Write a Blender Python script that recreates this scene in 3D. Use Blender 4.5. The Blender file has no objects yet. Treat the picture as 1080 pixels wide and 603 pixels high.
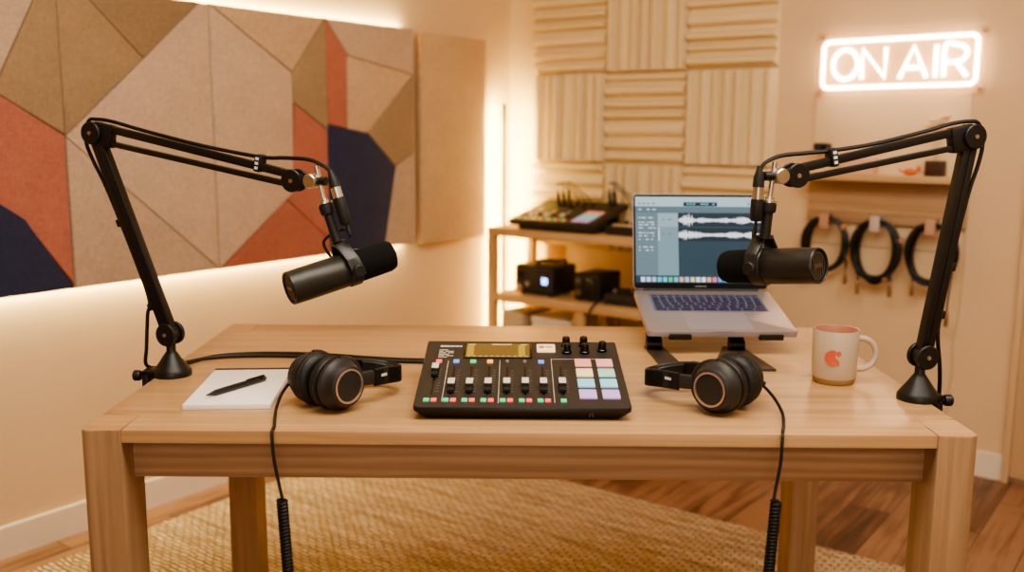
import bpy, bmesh, math, random
from mathutils import Vector, Matrix
random.seed(7)
S = bpy.context.scene
COL = S.collection
R = math.radians
V = Vector

# ------------------------------------------------------------------ materials
def lin(h):
    h = h.lstrip('#'); o = []
    for i in (0, 2, 4):
        c = int(h[i:i+2], 16) / 255
        o.append(c / 12.92 if c <= .04045 else ((c + .055) / 1.055) ** 2.4)
    return (*o, 1)

def newmat(name):
    m = bpy.data.materials.new(name); m.use_nodes = True
    nt = m.node_tree; b = nt.nodes['Principled BSDF']
    return m, nt, b

def plain(name, col, rough=.5, metal=0, noise=0, nscale=40, bump=0, bscale=200, spec=.5, coat=0):
    m, nt, b = newmat(name); N = nt.nodes; K = nt.links
    c = lin(col) if isinstance(col, str) else col
    b.inputs['Base Color'].default_value = c
    b.inputs['Roughness'].default_value = rough; b.inputs['Metallic'].default_value = metal
    b.inputs['Specular IOR Level'].default_value = spec
    if coat: b.inputs['Coat Weight'].default_value = coat
    tc = N.new('ShaderNodeTexCoord')
    n = N.new('ShaderNodeTexNoise'); n.inputs['Scale'].default_value = nscale; n.inputs['Detail'].default_value = 5
    K.new(tc.outputs['Object'], n.inputs['Vector'])
    mx = N.new('ShaderNodeMix'); mx.data_type = 'RGBA'
    d = max(noise, .03)
    mx.inputs[6].default_value = (c[0]*(1-d), c[1]*(1-d), c[2]*(1-d), 1)
    mx.inputs[7].default_value = (min(1, c[0]*(1+d)), min(1, c[1]*(1+d)), min(1, c[2]*(1+d)), 1)
    K.new(n.outputs['Fac'], mx.inputs[0]); K.new(mx.outputs[2], b.inputs['Base Color'])
    if bump:
        n2 = N.new('ShaderNodeTexNoise'); n2.inputs['Scale'].default_value = bscale; n2.inputs['Detail'].default_value = 3
        K.new(tc.outputs['Object'], n2.inputs['Vector'])
        bp = N.new('ShaderNodeBump'); bp.inputs['Strength'].default_value = bump; bp.inputs['Distance'].default_value = .002
        K.new(n2.outputs['Fac'], bp.inputs['Height']); K.new(bp.outputs['Normal'], b.inputs['Normal'])
    return m

def glow(name, col, strength):
    m, nt, b = newmat(name)
    c = lin(col) if isinstance(col, str) else col
    b.inputs['Base Color'].default_value = (.02, .02, .02, 1)
    b.inputs['Roughness'].default_value = .35
    b.inputs['Emission Color'].default_value = c
    b.inputs['Emission Strength'].default_value = strength
    return m

def wood(name, dark, mid, light, axis, rough=.42, scale=1.0, contrast=1.0, ring=.08):
    """long grain along axis (0,1,2) of the object's own coordinates"""
    m, nt, b = newmat(name); N = nt.nodes; K = nt.links
    tc = N.new('ShaderNodeTexCoord')
    def mp(al, ac):
        n = N.new('ShaderNodeMapping'); s = [ac*scale]*3; s[axis] = al*scale
        n.inputs['Scale'].default_value = s; K.new(tc.outputs['Object'], n.inputs['Vector']); return n
    n1 = N.new('ShaderNodeTexNoise'); n1.inputs['Scale'].default_value = 1; n1.inputs['Detail'].default_value = 6
    n1.inputs['Distortion'].default_value = .7; n1.inputs['Roughness'].default_value = .6
    K.new(mp(1.6, 40).outputs[0], n1.inputs['Vector'])
    n2 = N.new('ShaderNodeTexNoise'); n2.inputs['Scale'].default_value = 1; n2.inputs['Detail'].default_value = 3
    K.new(mp(7, 330).outputs[0], n2.inputs['Vector'])
    n3 = N.new('ShaderNodeTexNoise'); n3.inputs['Scale'].default_value = 1; n3.inputs['Detail'].default_value = 2
    K.new(mp(.9, 5).outputs[0], n3.inputs['Vector'])
    w = N.new('ShaderNodeTexWave'); w.wave_type = 'RINGS'; w.inputs['Scale'].default_value = 1.3; w.inputs['Distortion'].default_value = 5
    w.inputs['Detail'].default_value = 3; w.inputs['Detail Scale'].default_value = 1.2
    w.rings_direction = 'XYZ'[axis]
    K.new(mp(.8, 16).outputs[0], w.inputs['Vector'])
    def mth(op, a, bb):
        n = N.new('ShaderNodeMath'); n.operation = op
        for i, x in enumerate((a, bb)):
            if isinstance(x, (int, float)): n.inputs[i].default_value = x
            else: K.new(x, n.inputs[i])
        return n.outputs[0]
    f = mth('ADD', mth('MULTIPLY', n1.outputs['Fac'], .5), mth('MULTIPLY', n3.outputs['Fac'], .22))
    f = mth('ADD', f, mth('MULTIPLY', w.outputs['Fac'], ring))
    f = mth('ADD', f, mth('MULTIPLY', n2.outputs['Fac'], .22))
    cr = N.new('ShaderNodeValToRGB'); e = cr.color_ramp.elements
    h = .17 / contrast
    e[0].position = .52 - h; e[0].color = lin(dark); e[1].position = .52 + h; e[1].color = lin(light)
    x = e.new(.52); x.color = lin(mid)
    K.new(f, cr.inputs[0]); K.new(cr.outputs[0], b.inputs['Base Color'])
    b.inputs['Roughness'].default_value = rough
    bp = N.new('ShaderNodeBump'); bp.inputs['Strength'].default_value = .12; bp.inputs['Distance'].default_value = .001
    K.new(f, bp.inputs['Height']); K.new(bp.outputs['Normal'], b.inputs['Normal'])
    return m

def felt(name, col):
    m, nt, b = newmat(name); N = nt.nodes; K = nt.links
    tc = N.new('ShaderNodeTexCoord'); c = lin(col)
    hs = []
    for sc in ((60, 60, 420), (420, 60, 60), (9, 9, 9)):
        mp = N.new('ShaderNodeMapping'); mp.inputs['Scale'].default_value = sc
        K.new(tc.outputs['Object'], mp.inputs['Vector'])
        n = N.new('ShaderNodeTexNoise'); n.inputs['Scale'].default_value = 1; n.inputs['Detail'].default_value = 3
        K.new(mp.outputs[0], n.inputs['Vector']); hs.append(n.outputs['Fac'])
    a = N.new('ShaderNodeMath'); a.operation = 'ADD'; K.new(hs[0], a.inputs[0]); K.new(hs[1], a.inputs[1])
    a2 = N.new('ShaderNodeMath'); a2.operation = 'MULTIPLY_ADD'; K.new(hs[2], a2.inputs[0]); a2.inputs[1].default_value = .5; K.new(a.outputs[0], a2.inputs[2])
    cr = N.new('ShaderNodeValToRGB'); e = cr.color_ramp.elements
    e[0].position = .85; e[0].color = (c[0]*.72, c[1]*.72, c[2]*.72, 1)
    e[1].position = 1.0; e[1].color = (min(1, c[0]*1.18), min(1, c[1]*1.18), min(1, c[2]*1.18), 1)
    mr = N.new('ShaderNodeMapRange'); mr.inputs[1].default_value = .8; mr.inputs[2].default_value = 1.7
    K.new(a2.outputs[0], mr.inputs[0]); e[0].position = 0; e[1].position = 1
    K.new(mr.outputs[0], cr.inputs[0])
    K.new(cr.outputs[0], b.inputs['Base Color'])
    b.inputs['Roughness'].default_value = .95; b.inputs['Specular IOR Level'].default_value = .15
    b.inputs['Sheen Weight'].default_value = .15
    bp = N.new('ShaderNodeBump'); bp.inputs['Strength'].default_value = .35; bp.inputs['Distance'].default_value = .002
    K.new(a.outputs[0], bp.inputs['Height']); K.new(bp.outputs['Normal'], b.inputs['Normal'])
    return m

def floor_mat():
    m, nt, b = newmat('floor_planks'); N = nt.nodes; K = nt.links
    tc = N.new('ShaderNodeTexCoord'); mp = N.new('ShaderNodeMapping'); mp.inputs['Rotation'].default_value = (0, 0, R(-54))
    mp.inputs['Location'].default_value = (.3, .05, 0)
    K.new(tc.outputs['Object'], mp.inputs['Vector'])
    br = N.new('ShaderNodeTexBrick'); br.inputs['Scale'].default_value = 1
    br.offset = .37; br.inputs['Brick Width'].default_value = .85; br.inputs['Row Height'].default_value = .13
    br.inputs['Mortar Size'].default_value = .0016; br.inputs['Mortar Smooth'].default_value = .3
    br.inputs['Color1'].default_value = (0, 0, 0, 1); br.inputs['Color2'].default_value = (1, 1, 1, 1); br.inputs['Mortar'].default_value = (.5, .5, .5, 1)
    K.new(mp.outputs[0], br.inputs['Vector'])
    m2 = N.new('ShaderNodeMapping'); m2.inputs['Scale'].default_value = (2.2, 26, 1); K.new(mp.outputs[0], m2.inputs['Vector'])
    ad = N.new('ShaderNodeVectorMath'); ad.operation = 'MULTIPLY_ADD'; ad.inputs[1].default_value = (7, 3, 5)
    K.new(br.outputs['Color'], ad.inputs[0]); K.new(m2.outputs[0], ad.inputs[2])
    n = N.new('ShaderNodeTexNoise'); n.inputs['Scale'].default_value = 1; n.inputs['Detail'].default_value = 7; n.inputs['Distortion'].default_value = 1.0
    K.new(ad.outputs[0], n.inputs['Vector'])
    n4 = N.new('ShaderNodeTexNoise'); n4.inputs['Scale'].default_value = 5; n4.inputs['Detail'].default_value = 3
    K.new(mp.outputs[0], n4.inputs['Vector'])
    f = N.new('ShaderNodeMath'); f.operation = 'MULTIPLY_ADD'; f.inputs[1].default_value = .34
    K.new(br.outputs['Color'], f.inputs[0]); K.new(n.outputs['Fac'], f.inputs[2])
    f2 = N.new('ShaderNodeMath'); f2.operation = 'MULTIPLY_ADD'; f2.inputs[1].default_value = .45; K.new(n4.outputs['Fac'], f2.inputs[0]); K.new(f.outputs[0], f2.inputs[2])
    cr = N.new('ShaderNodeValToRGB'); e = cr.color_ramp.elements
    e[0].position = .5; e[0].color = lin('#3c2519'); e[1].position = 1.25; e[1].color = lin('#9a745a')
    x = e.new(.78); x.color = lin('#74503a'); e[-1].position = 1.0
    K.new(f2.outputs[0], cr.inputs[0])
    mx = N.new('ShaderNodeMix'); mx.data_type = 'RGBA'; mx.inputs[7].default_value = lin('#2c160a')
    K.new(br.outputs['Fac'], mx.inputs[0]); K.new(cr.outputs[0], mx.inputs[6]); K.new(mx.outputs[2], b.inputs['Base Color'])
    b.inputs['Roughness'].default_value = .38
    bp = N.new('ShaderNodeBump'); bp.invert = True; bp.inputs['Strength'].default_value = .4; bp.inputs['Distance'].default_value = .002
    K.new(br.outputs['Fac'], bp.inputs['Height']); K.new(bp.outputs['Normal'], b.inputs['Normal'])
    return m

def rug_mat():
    m, nt, b = newmat('jute_weave'); N = nt.nodes; K = nt.links
    tc = N.new('ShaderNodeTexCoord')
    nz = N.new('ShaderNodeTexNoise'); nz.inputs['Scale'].default_value = 16; nz.inputs['Detail'].default_value = 4
    K.new(tc.outputs['Object'], nz.inputs['Vector'])
    ad = N.new('ShaderNodeVectorMath'); ad.operation = 'MULTIPLY_ADD'; ad.inputs[1].default_value = (.022, .026, 0)
    K.new(nz.outputs['Color'], ad.inputs[0]); K.new(tc.outputs['Object'], ad.inputs[2])
    br = N.new('ShaderNodeTexBrick'); br.inputs['Scale'].default_value = 1; br.offset = .5
    br.inputs['Brick Width'].default_value = .038; br.inputs['Row Height'].default_value = .015
    br.inputs['Mortar Size'].default_value = .0040; br.inputs['Mortar Smooth'].default_value = 1
    br.inputs['Color1'].default_value = lin('#e4d2ba'); br.inputs['Color2'].default_value = lin('#d2b896'); br.inputs['Mortar'].default_value = lin('#907354')
    K.new(ad.outputs[0], br.inputs['Vector'])
    mp = N.new('ShaderNodeMapping'); mp.inputs['Scale'].default_value = (3, 38, 1); K.new(tc.outputs['Object'], mp.inputs['Vector'])
    n2 = N.new('ShaderNodeTexNoise'); n2.inputs['Scale'].default_value = 1; n2.inputs['Detail'].default_value = 5
    K.new(mp.outputs[0], n2.inputs['Vector'])
    mx = N.new('ShaderNodeMix'); mx.data_type = 'RGBA'; mx.blend_type = 'MULTIPLY'; mx.inputs[0].default_value = .8
    cr = N.new('ShaderNodeValToRGB'); e = cr.color_ramp.elements; e[0].position = .32; e[0].color = (.62, .57, .50, 1); e[1].position = .6; e[1].color = (1.1, 1.08, 1, 1)
    K.new(n2.outputs['Fac'], cr.inputs[0]); K.new(br.outputs['Color'], mx.inputs[6]); K.new(cr.outputs[0], mx.inputs[7])
    K.new(mx.outputs[2], b.inputs['Base Color']); b.inputs['Roughness'].default_value = .9; b.inputs['Specular IOR Level'].default_value = .2
    bp = N.new('ShaderNodeBump'); bp.invert = True; bp.inputs['Strength'].default_value = .9; bp.inputs['Distance'].default_value = .008
    K.new(br.outputs['Fac'], bp.inputs['Height']); K.new(bp.outputs['Normal'], b.inputs['Normal'])
    return m

OAK_X = wood('oak_along_x', '#a9815a', '#bd966a', '#ccaa7d', 0, rough=.32, ring=.06, contrast=.95)
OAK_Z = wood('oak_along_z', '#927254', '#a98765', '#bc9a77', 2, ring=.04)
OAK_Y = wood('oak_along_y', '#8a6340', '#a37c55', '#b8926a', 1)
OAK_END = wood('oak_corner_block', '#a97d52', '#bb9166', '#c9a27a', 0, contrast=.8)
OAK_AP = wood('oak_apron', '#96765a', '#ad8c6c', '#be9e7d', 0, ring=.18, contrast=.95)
SHELF_W = wood('pale_shelf_oak', '#b8946a', '#caa77c', '#d8bb95', 0)
SHELF_Z = wood('pale_shelf_oak_post', '#aa8459', '#bc976b', '#ccab82', 2)
RACK_W = wood('rack_board_oak', '#a07e5c', '#b4916e', '#c4a483', 0)
WALLM = plain('wall_paint', '#dec09a', .85, noise=.02, nscale=6, bump=.05, bscale=300)
CEILM = plain('ceiling_paint', '#e8d3b0', .9)
BASEM = plain('baseboard_paint', '#e9dcc8', .5)
FLOORM = floor_mat(); RUGM = rug_mat()
FELT = {k: felt('felt_'+k, c) for k, c in dict(beige='#caaf97', beige2='#bfa58d', lt='#cdae8e', tan='#a58b6c', tan2='#9c8264', coral='#b67260', coral2='#ae6b58', navy='#363852').items()}
FELT['dark'] = felt('felt_backing', '#5c4a38')
FELT['side'] = FELT['dark'] = felt('felt_backing', '#5c4a38')
FELT['side'] = felt('felt_side', '#d0af88')
FOAM = plain('cream_foam', '#e8d2a8', .95, noise=.03, nscale=30, bump=.15, bscale=500, spec=.1)
BLK = plain('black_powder_coat', '#131210', .42, noise=.1, bump=.04, bscale=900)
BLK2 = plain('matte_black_plastic', '#171614', .55, noise=.1, bump=.05, bscale=800)
BLKG = plain('gloss_black', '#0b0b0b', .2)
RUB = plain('black_rubber_cable', '#0e0d0c', .5)
CHAR = plain('charcoal_plastic', '#292725', .48, noise=.06, bump=.05, bscale=900)
FOAMB = plain('black_mic_foam', '#151413', .95, noise=.2, nscale=300, bump=.6, bscale=900, spec=.2)
MICB = plain('mic_body_grey', '#26241f', .38, noise=.04, bump=.03, bscale=900)
LEATH = plain('black_leatherette', '#14120f', .5, noise=.15, nscale=120, bump=.3, bscale=160)
SILV = plain('brushed_silver', '#c9c3b8', .28, metal=1)
BRASS = plain('pale_copper_ring', '#cdb8a8', .35, metal=.8)
GRILL = plain('grille_metal', '#6a6153', .45, metal=.7, noise=.3, nscale=500)
WHITEP = plain('white_plastic', '#e9e6e0', .4)
PAPER = plain('white_paper', '#f1eae2', .8)

# ------------------------------------------------------------------ mesh builder
class MB:
    def __init__(self): self.bm = bmesh.new(); self.mi = 0; self.M = Matrix.Identity(4)
    def _f(self, verts, mi=None):
        for f in {f for v in verts for f in v.link_faces}: f.material_index = self.mi
    def _fin(self, verts):
        bmesh.ops.transform(self.bm, matrix=self.M, verts=verts); self._f(verts)
    def box(self, c, s, rot=None, bev=0, seg=2):
        r = bmesh.ops.create_cube(self.bm, size=1); vs = r['verts']
        bmesh.ops.scale(self.bm, vec=s, verts=vs)
        if bev:
            es = list({e for v in vs for e in v.link_edges})
            g = bmesh.ops.bevel(self.bm, geom=es, offset=bev, segments=seg, affect='EDGES', profile=.5)
            vs = list({v for f in g['faces'] for v in f.verts} | {v for v in vs if v.is_valid})
            st = [vs[0]]; seen = {vs[0]}
            while st:
                v = st.pop()
                for e in v.link_edges:
                    o = e.other_vert(v)
                    if o not in seen: seen.add(o); st.append(o)
            vs = list(seen)
        m = Matrix.Translation(V(c))
        if rot is not None: m = m @ (rot.to_4x4() if isinstance(rot, Matrix) else rot)
        bmesh.ops.transform(self.bm, matrix=m, verts=vs); self._fin(vs); return self
    def bar(self, a, b, w, h, up=(0, 0, 1), bev=0, seg=2):
        """box whose length runs a->b; w along side, h along up"""
        a, b = V(a), V(b); x = (b-a); l = x.length; x.normalize(); y = V(up).cross(x).normalized(); z = x.cross(y)
        rot = Matrix((x, y, z)).transposed()
        return self.box((a+b)/2, (l, w, h), rot, bev, seg)
    def lathe(self, prof, a=(0, 0, 0), d=(0, 0, 1), n=24, caps=True):
        """prof: [(r, h)...] revolved about the axis through a along d"""
        d = V(d).normalized(); q = V((0, 0, 1)).rotation_difference(d).to_matrix(); a = V(a)
        rings = []; vs = []
        for r, h in prof:
            ring = []
            for i in range(n):
                t = 2*math.pi*i/n
                ring.append(self.bm.verts.new(a + q @ V((r*math.cos(t), r*math.sin(t), h))))
            rings.append(ring); vs += ring
        for p, s in zip(rings, rings[1:]):
            for i in range(n):
                self.bm.faces.new((p[i], p[(i+1) % n], s[(i+1) % n], s[i]))
        if caps:
            self.bm.faces.new(list(reversed(rings[0]))); self.bm.faces.new(rings[-1])
        self._fin(vs); return self
    def cyl(self, a, b, r, r2=None, n=20, bev=0):
        a, b = V(a), V(b); L = (b-a).length; r2 = r if r2 is None else r2
        pr = [(r, 0), (r2, L)] if not bev else [(r-bev, 0), (r, bev), (r2, L-bev), (r2-bev, L)]
        return self.lathe(pr, a, b-a, n)
    def tube(self, pts, r, n=8, sub=6, closed=False, smooth=True):
        P = [V(p) for p in pts]; Q = []
        if smooth and len(P) > 2:
            m = len(P)
            rng = range(m) if closed else range(m-1)
            for i in rng:
                p0 = P[(i-1) % m] if closed or i > 0 else P[0]*2-P[1]
                p1 = P[i]; p2 = P[(i+1) % m]
                p3 = P[(i+2) % m] if closed or i+2 < m else P[-1]*2-P[-2]
                for k in range(sub):
                    t = k/sub
                    Q.append(.5*((2*p1)+(p2-p0)*t+(2*p0-5*p1+4*p2-p3)*t*t+(3*p1-p0-3*p2+p3)*t**3))
            if not closed: Q.append(P[-1])
        else: Q = P
        m = len(Q); rings = []; vs = []; nrm = None
        for i, p in enumerate(Q):
            if closed: t = (Q[(i+1) % m]-Q[i-1])
            else: t = Q[min(i+1, m-1)]-Q[max(i-1, 0)]
            t.normalize()
            if nrm is None:
                nrm = t.cross(V((0, 0, 1)))
                if nrm.length < .1: nrm = t.cross(V((1, 0, 0)))
            nrm = (nrm - t*nrm.dot(t)).normalized(); bi = t.cross(nrm)
            ring = [self.bm.verts.new(p + (nrm*math.cos(a)+bi*math.sin(a))*r) for a in (2*math.pi*k/n for k in range(n))]
            rings.append(ring); vs += ring
        prs = list(zip(rings, rings[1:])) + ([(rings[-1], rings[0])] if closed else [])
        for p, s in prs:
            for i in range(n): self.bm.faces.new((p[i], p[(i+1) % n], s[(i+1) % n], s[i]))
        if not closed:
            self.bm.faces.new(list(reversed(rings[0]))); self.bm.faces.new(rings[-1])
        self._fin(vs); return self
    def prism(self, poly, h, mat=None, bev=0, seg=2):
        """poly in local XY (ccw), extruded from z=0 to z=h; bev chamfers the top rim"""
        b = [self.bm.verts.new((x, y, 0)) for x, y in poly]; t = [self.bm.verts.new((x, y, h)) for x, y in poly]
        n = len(poly); self.bm.faces.new(list(reversed(b))); tf = self.bm.faces.new(t); vs = b+t
        for i in range(n): self.bm.faces.new((b[i], b[(i+1) % n], t[(i+1) % n], t[i]))
        if bev:
            g = bmesh.ops.bevel(self.bm, geom=list(tf.edges), offset=bev, segments=seg, affect='EDGES', profile=.5)
            vs = list(set(v for v in vs if v.is_valid) | {v for f in g['faces'] for v in f.verts} | {v for v in g['verts']})
            vs = [v for v in vs if v.is_valid]
        if mat is not None: bmesh.ops.transform(self.bm, matrix=mat, verts=vs)
        self._fin(vs); return self
    def quad(self, pts):
        vs = [self.bm.verts.new(V(p)) for p in pts]; self.bm.faces.new(vs); self._fin(vs); return self
    def grid(self, rows):
        g = [[self.bm.verts.new(V(p)) for p in r] for r in rows]; vs = [v for r in g for v in r]
        for a, b in zip(g, g[1:]):
            for i in range(len(a)-1): self.bm.faces.new((a[i], a[i+1], b[i+1], b[i]))
        self._fin(vs); return self
    def build(self, name, mats, parent=None, label=None, world=False, smooth=35, loc=None):
        if world and parent is not None:
            m = Matrix.Identity(4); p_ = parent
            while p_ is not None: m = Matrix.LocRotScale(p_.location, p_.rotation_euler, None) @ m; p_ = p_.parent
            m.invert()
            bmesh.ops.transform(self.bm, matrix=m, verts=self.bm.verts[:])
        bmesh.ops.recalc_face_normals(self.bm, faces=self.bm.faces[:])
        me = bpy.data.meshes.new(name); self.bm.to_mesh(me); self.bm.free()
        for mm in (mats if isinstance(mats, (list, tuple)) else [mats]): me.materials.append(mm)
        if smooth:
            for p in me.polygons: p.use_smooth = True
            me.set_sharp_from_angle(angle=R(smooth))
        o = bpy.data.objects.new(name, me); COL.objects.link(o)
        if parent is not None: o.parent = parent
        if loc is not None: o.location = loc
        if label: o['label'] = label
        return o

def thing(name, label, cat, loc=(0, 0, 0), rz=0, group=None):
    o = bpy.data.objects.new(name, None); COL.objects.link(o); o.empty_display_size = .05
    o.location = loc; o.rotation_euler = (0, 0, rz); o['label'] = label; o['category'] = cat
    if group: o['group'] = group
    return o
def tag(o, label, cat, group=None):
    o['label'] = label; o['category'] = cat
    if group: o['group'] = group
    return o
def struct(o): o['kind'] = 'structure'; return o
def copy_tree(o, parent=None):
    c = o.copy(); COL.objects.link(c); c.parent = parent
    for ch in list(o.children): copy_tree(ch, c)
    return c

# ------------------------------------------------------------------ room
TH = R(36)
L = V((math.sin(TH), math.cos(TH), 0)); B = V((math.cos(TH), -math.sin(TH), 0))
CO = B*-1.872 + L*2.488                                   # the far left corner of the room
FB = R(-36); FL = R(54)                                   # frames: back wall (x along it), left wall (x towards the corner)
def RW(t, s, z=0): return CO + B*t - L*s + V((0, 0, z))  # t along back wall, s out from it
def room_box(name, t0, t1, s0, s1, z0, z1, m):
    o = MB().box(((t0+t1)/2, -(s0+s1)/2, (z0+z1)/2), (t1-t0, s1-s0, z1-z0)).build(name, m, smooth=0)
    o.location = CO; o.rotation_euler = (0, 0, FB); return struct(o)
TW, SW, HC = 3.7, 5.4, 2.6
fl = MB().prism([tuple(RW(-.1, -.1)[:2]), tuple(RW(-.1, SW+.1)[:2]), tuple(RW(TW+.1, SW+.1)[:2]), tuple(RW(TW+.1, -.1)[:2])], .1).build('floor', FLOORM, smooth=0, loc=(0, 0, -.1)); struct(fl)
room_box('ceiling', -.1, TW+.1, -.1, SW+.1, HC, HC+.1, CEILM)
room_box('wall_left', -.1, 0, -.1, SW+.1, 0, HC, WALLM)
room_box('wall_back', 0, TW, -.1, 0, 0, HC, WALLM)
room_box('wall_right', TW, TW+.1, -.1, SW+.1, 0, HC, WALLM)
room_box('wall_front', 0, TW, SW, SW+.1, 0, HC, WALLM)
def baseboard(name, t0, t1, s0, s1):
    b = MB().box(((t0+t1)/2, -(s0+s1)/2, .044), (t1-t0, s1-s0, .088)).box(((t0+t1)/2, -(s0+s1)/2, .09), (max(t1-t0-.004, .008), max(s1-s0-.004, .008), .006), bev=.002)
    o = b.build(name, BASEM, smooth=0); o.location = CO; o.rotation_euler = (0, 0, FB); struct(o)
baseboard('baseboard_left', 0, .014, 0, SW)
baseboard('baseboard_back', .014, 2.148, 0, .014)
# door at the right edge
d = bpy.data.objects.new('door_1', None); COL.objects.link(d); d.location = RW(2.15, 0); d.rotation_euler = (0, 0, FB); struct(d)
DOORM = plain('door_paint', '#cfae88', .6, noise=.05, nscale=14); CASEM = plain('door_casing', '#d8b892', .55)
MB().box((.011, -.0165, 1.02), (.022, .033, 2.04), bev=.002).box((.889, -.0165, 1.02), (.022, .033, 2.04), bev=.002).box((.45, -.0165, 2.03), (.9, .033, .022), bev=.002).build('door_frame', CASEM, d)
MB().box((.45, -.012, 1.02), (.856, .024, 1.996), bev=.002).box((.45, -.026, 1.5), (.6, .004, .7), bev=.001).box((.45, -.026, .55), (.6, .004, .8), bev=.001).build('door_leaf', DOORM, d)
MB().cyl((.82, -.024, 1), (.82, -.07, 1), .01).bar((.83, -.065, 1), (.7, -.065, 1), .014, .018, bev=.004).build('door_handle', SILV, d)

# ------------------------------------------------------------------ felt panels on the left wall
def LW(s, z, off): return RW(off, s, z)
TOP, BOT = 1.585, .744
boards = [
 ('second_from_front', 2.167, 2.66, [
   ('beige', [(2.204, TOP), (2.356, 1.293), (2.66, 1.48), (2.66, TOP)]),
   ('tan', [(2.167, TOP), (2.167, 1.177), (2.356, 1.293), (2.204, TOP)]),
   ('coral', [(2.356, 1.293), (2.167, 1.177), (2.167, BOT), (2.294, .953), (2.362, .998), (2.66, 1.19), (2.66, 1.48)]),
   ('navy', [(2.294, .953), (2.167, BOT), (2.66, BOT), (2.66, 1.19), (2.362, .998)])],
  'felt acoustic panel at the left picture edge with large coral and navy pieces'),
 ('', 1.669, 2.167, [
   ('tan', [(2.167, TOP), (2.104, TOP), (1.908, 1.401), (2.167, 1.174)]),
   ('tan2', [(2.104, TOP), (1.700, TOP), (1.908, 1.401)]),
   ('beige', [(1.700, TOP), (1.669, TOP), (1.669, BOT), (2.167, 1.174), (1.908, 1.401)]),
   ('beige2', [(2.167, 1.174), (1.669, BOT), (2.167, BOT)])],
  'felt acoustic panel behind the left boom arm elbow, only tan and beige pieces'),
 ('', 1.180, 1.669, [
   ('beige', [(1.669, TOP), (1.337, 1.39), (1.341, 1.291), (1.344, .978), (1.669, BOT)]),
   ('lt', [(1.669, TOP), (1.18, TOP), (1.337, 1.39)]),
   ('tan', [(1.18, TOP), (1.337, 1.39), (1.341, 1.291), (1.18, 1.194)]),
   ('coral', [(1.341, 1.291), (1.18, 1.194), (1.18, .798), (1.379, .954), (1.344, .978)]),
   ('coral2', [(1.379, .954), (1.18, .798), (1.18, BOT), (1.669, BOT)])],
  'felt acoustic panel behind the left microphone mount with beige, tan and coral pieces'),
 ('', .718, 1.180, [
   ('coral', [(1.18, TOP), (1.079, 1.47), (1.082, 1.198), (1.18, 1.215)]),
   ('beige', [(1.18, TOP), (.718, TOP), (.718, 1.409), (1.075, 1.463)]),
   ('lt', [(1.075, 1.463), (.718, 1.409), (.975, 1.181), (1.082, 1.198)]),
   ('tan', [(.718, 1.409), (.718, 1.11), (.826, 1.053), (.975, 1.181)]),
   ('navy', [(1.18, 1.215), (1.082, 1.198), (.975, 1.181), (.826, 1.053), (.896, BOT), (1.18, BOT)]),
   ('beige2', [(.718, 1.11), (.826, 1.053), (.896, BOT), (.718, BOT)])],
  'felt acoustic panel with a big navy piece and narrow coral strip, beside the plain one')]
FLABEL = dict(beige='beige felt piece', beige2='greyish beige felt piece', lt='light tan felt piece', tan='tan felt piece', tan2='darker tan felt piece', coral='coral felt piece', coral2='lower coral felt piece', navy='navy blue felt piece')
rnd_f = random.Random(3)
PG = 'felt acoustic panels along the left wall'
# local frame on the wall: x towards the corner, -y out of the wall, z up
for _, s0, s1, facets, lab in boards:
    sm = (s0+s1)/2
    t = thing('mounted_acoustic_panel', lab, 'acoustic panel', LW(sm, BOT, 0), FL, PG)
    MB().box((0, -.012, (TOP-BOT)/2), (s1-s0-.12, .024, TOP-BOT-.12)).build('backing_board', FELT['dark'], t)
    for key, poly in facets:
        pl = [(sm-s, z-BOT) for s, z in poly]
        gx = sum(p[0] for p in pl)/len(pl); gz = sum(p[1] for p in pl)/len(pl); pl = [(gx+(x-gx)*.9935, gz+(z-gz)*.9945) for x, z in pl]
        ar = sum(a[0]*b[1]-b[0]*a[1] for a, b in zip(pl, pl[1:]+pl[:1]))
        if ar < 0: pl.reverse()
        M4 = Matrix(((1, 0, 0, 0), (0, 0, -1, -.022), (0, 1, 0, 0), (0, 0, 0, 1)))   # poly (x, z) -> wall plane, extruded out
        MB().prism(pl, .036+.005*rnd_f.random(), M4, bev=.006, seg=3).build('felt_facet', FELT[key], t, FLABEL[key], smooth=60)
t = thing('mounted_acoustic_panel', 'plain tan fabric acoustic panel without pieces, nearest the room corner', 'acoustic panel', LW(.45, .732, 0), FL, PG)
MB().box((0, -.014, .423), (.36, .024, .78)).build('backing_board', FELT['side'], t)
MB().box((0, -.035, .423), (.42, .026, .846), bev=.005, seg=3).build('fabric_face', FELT['side'], t)

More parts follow.
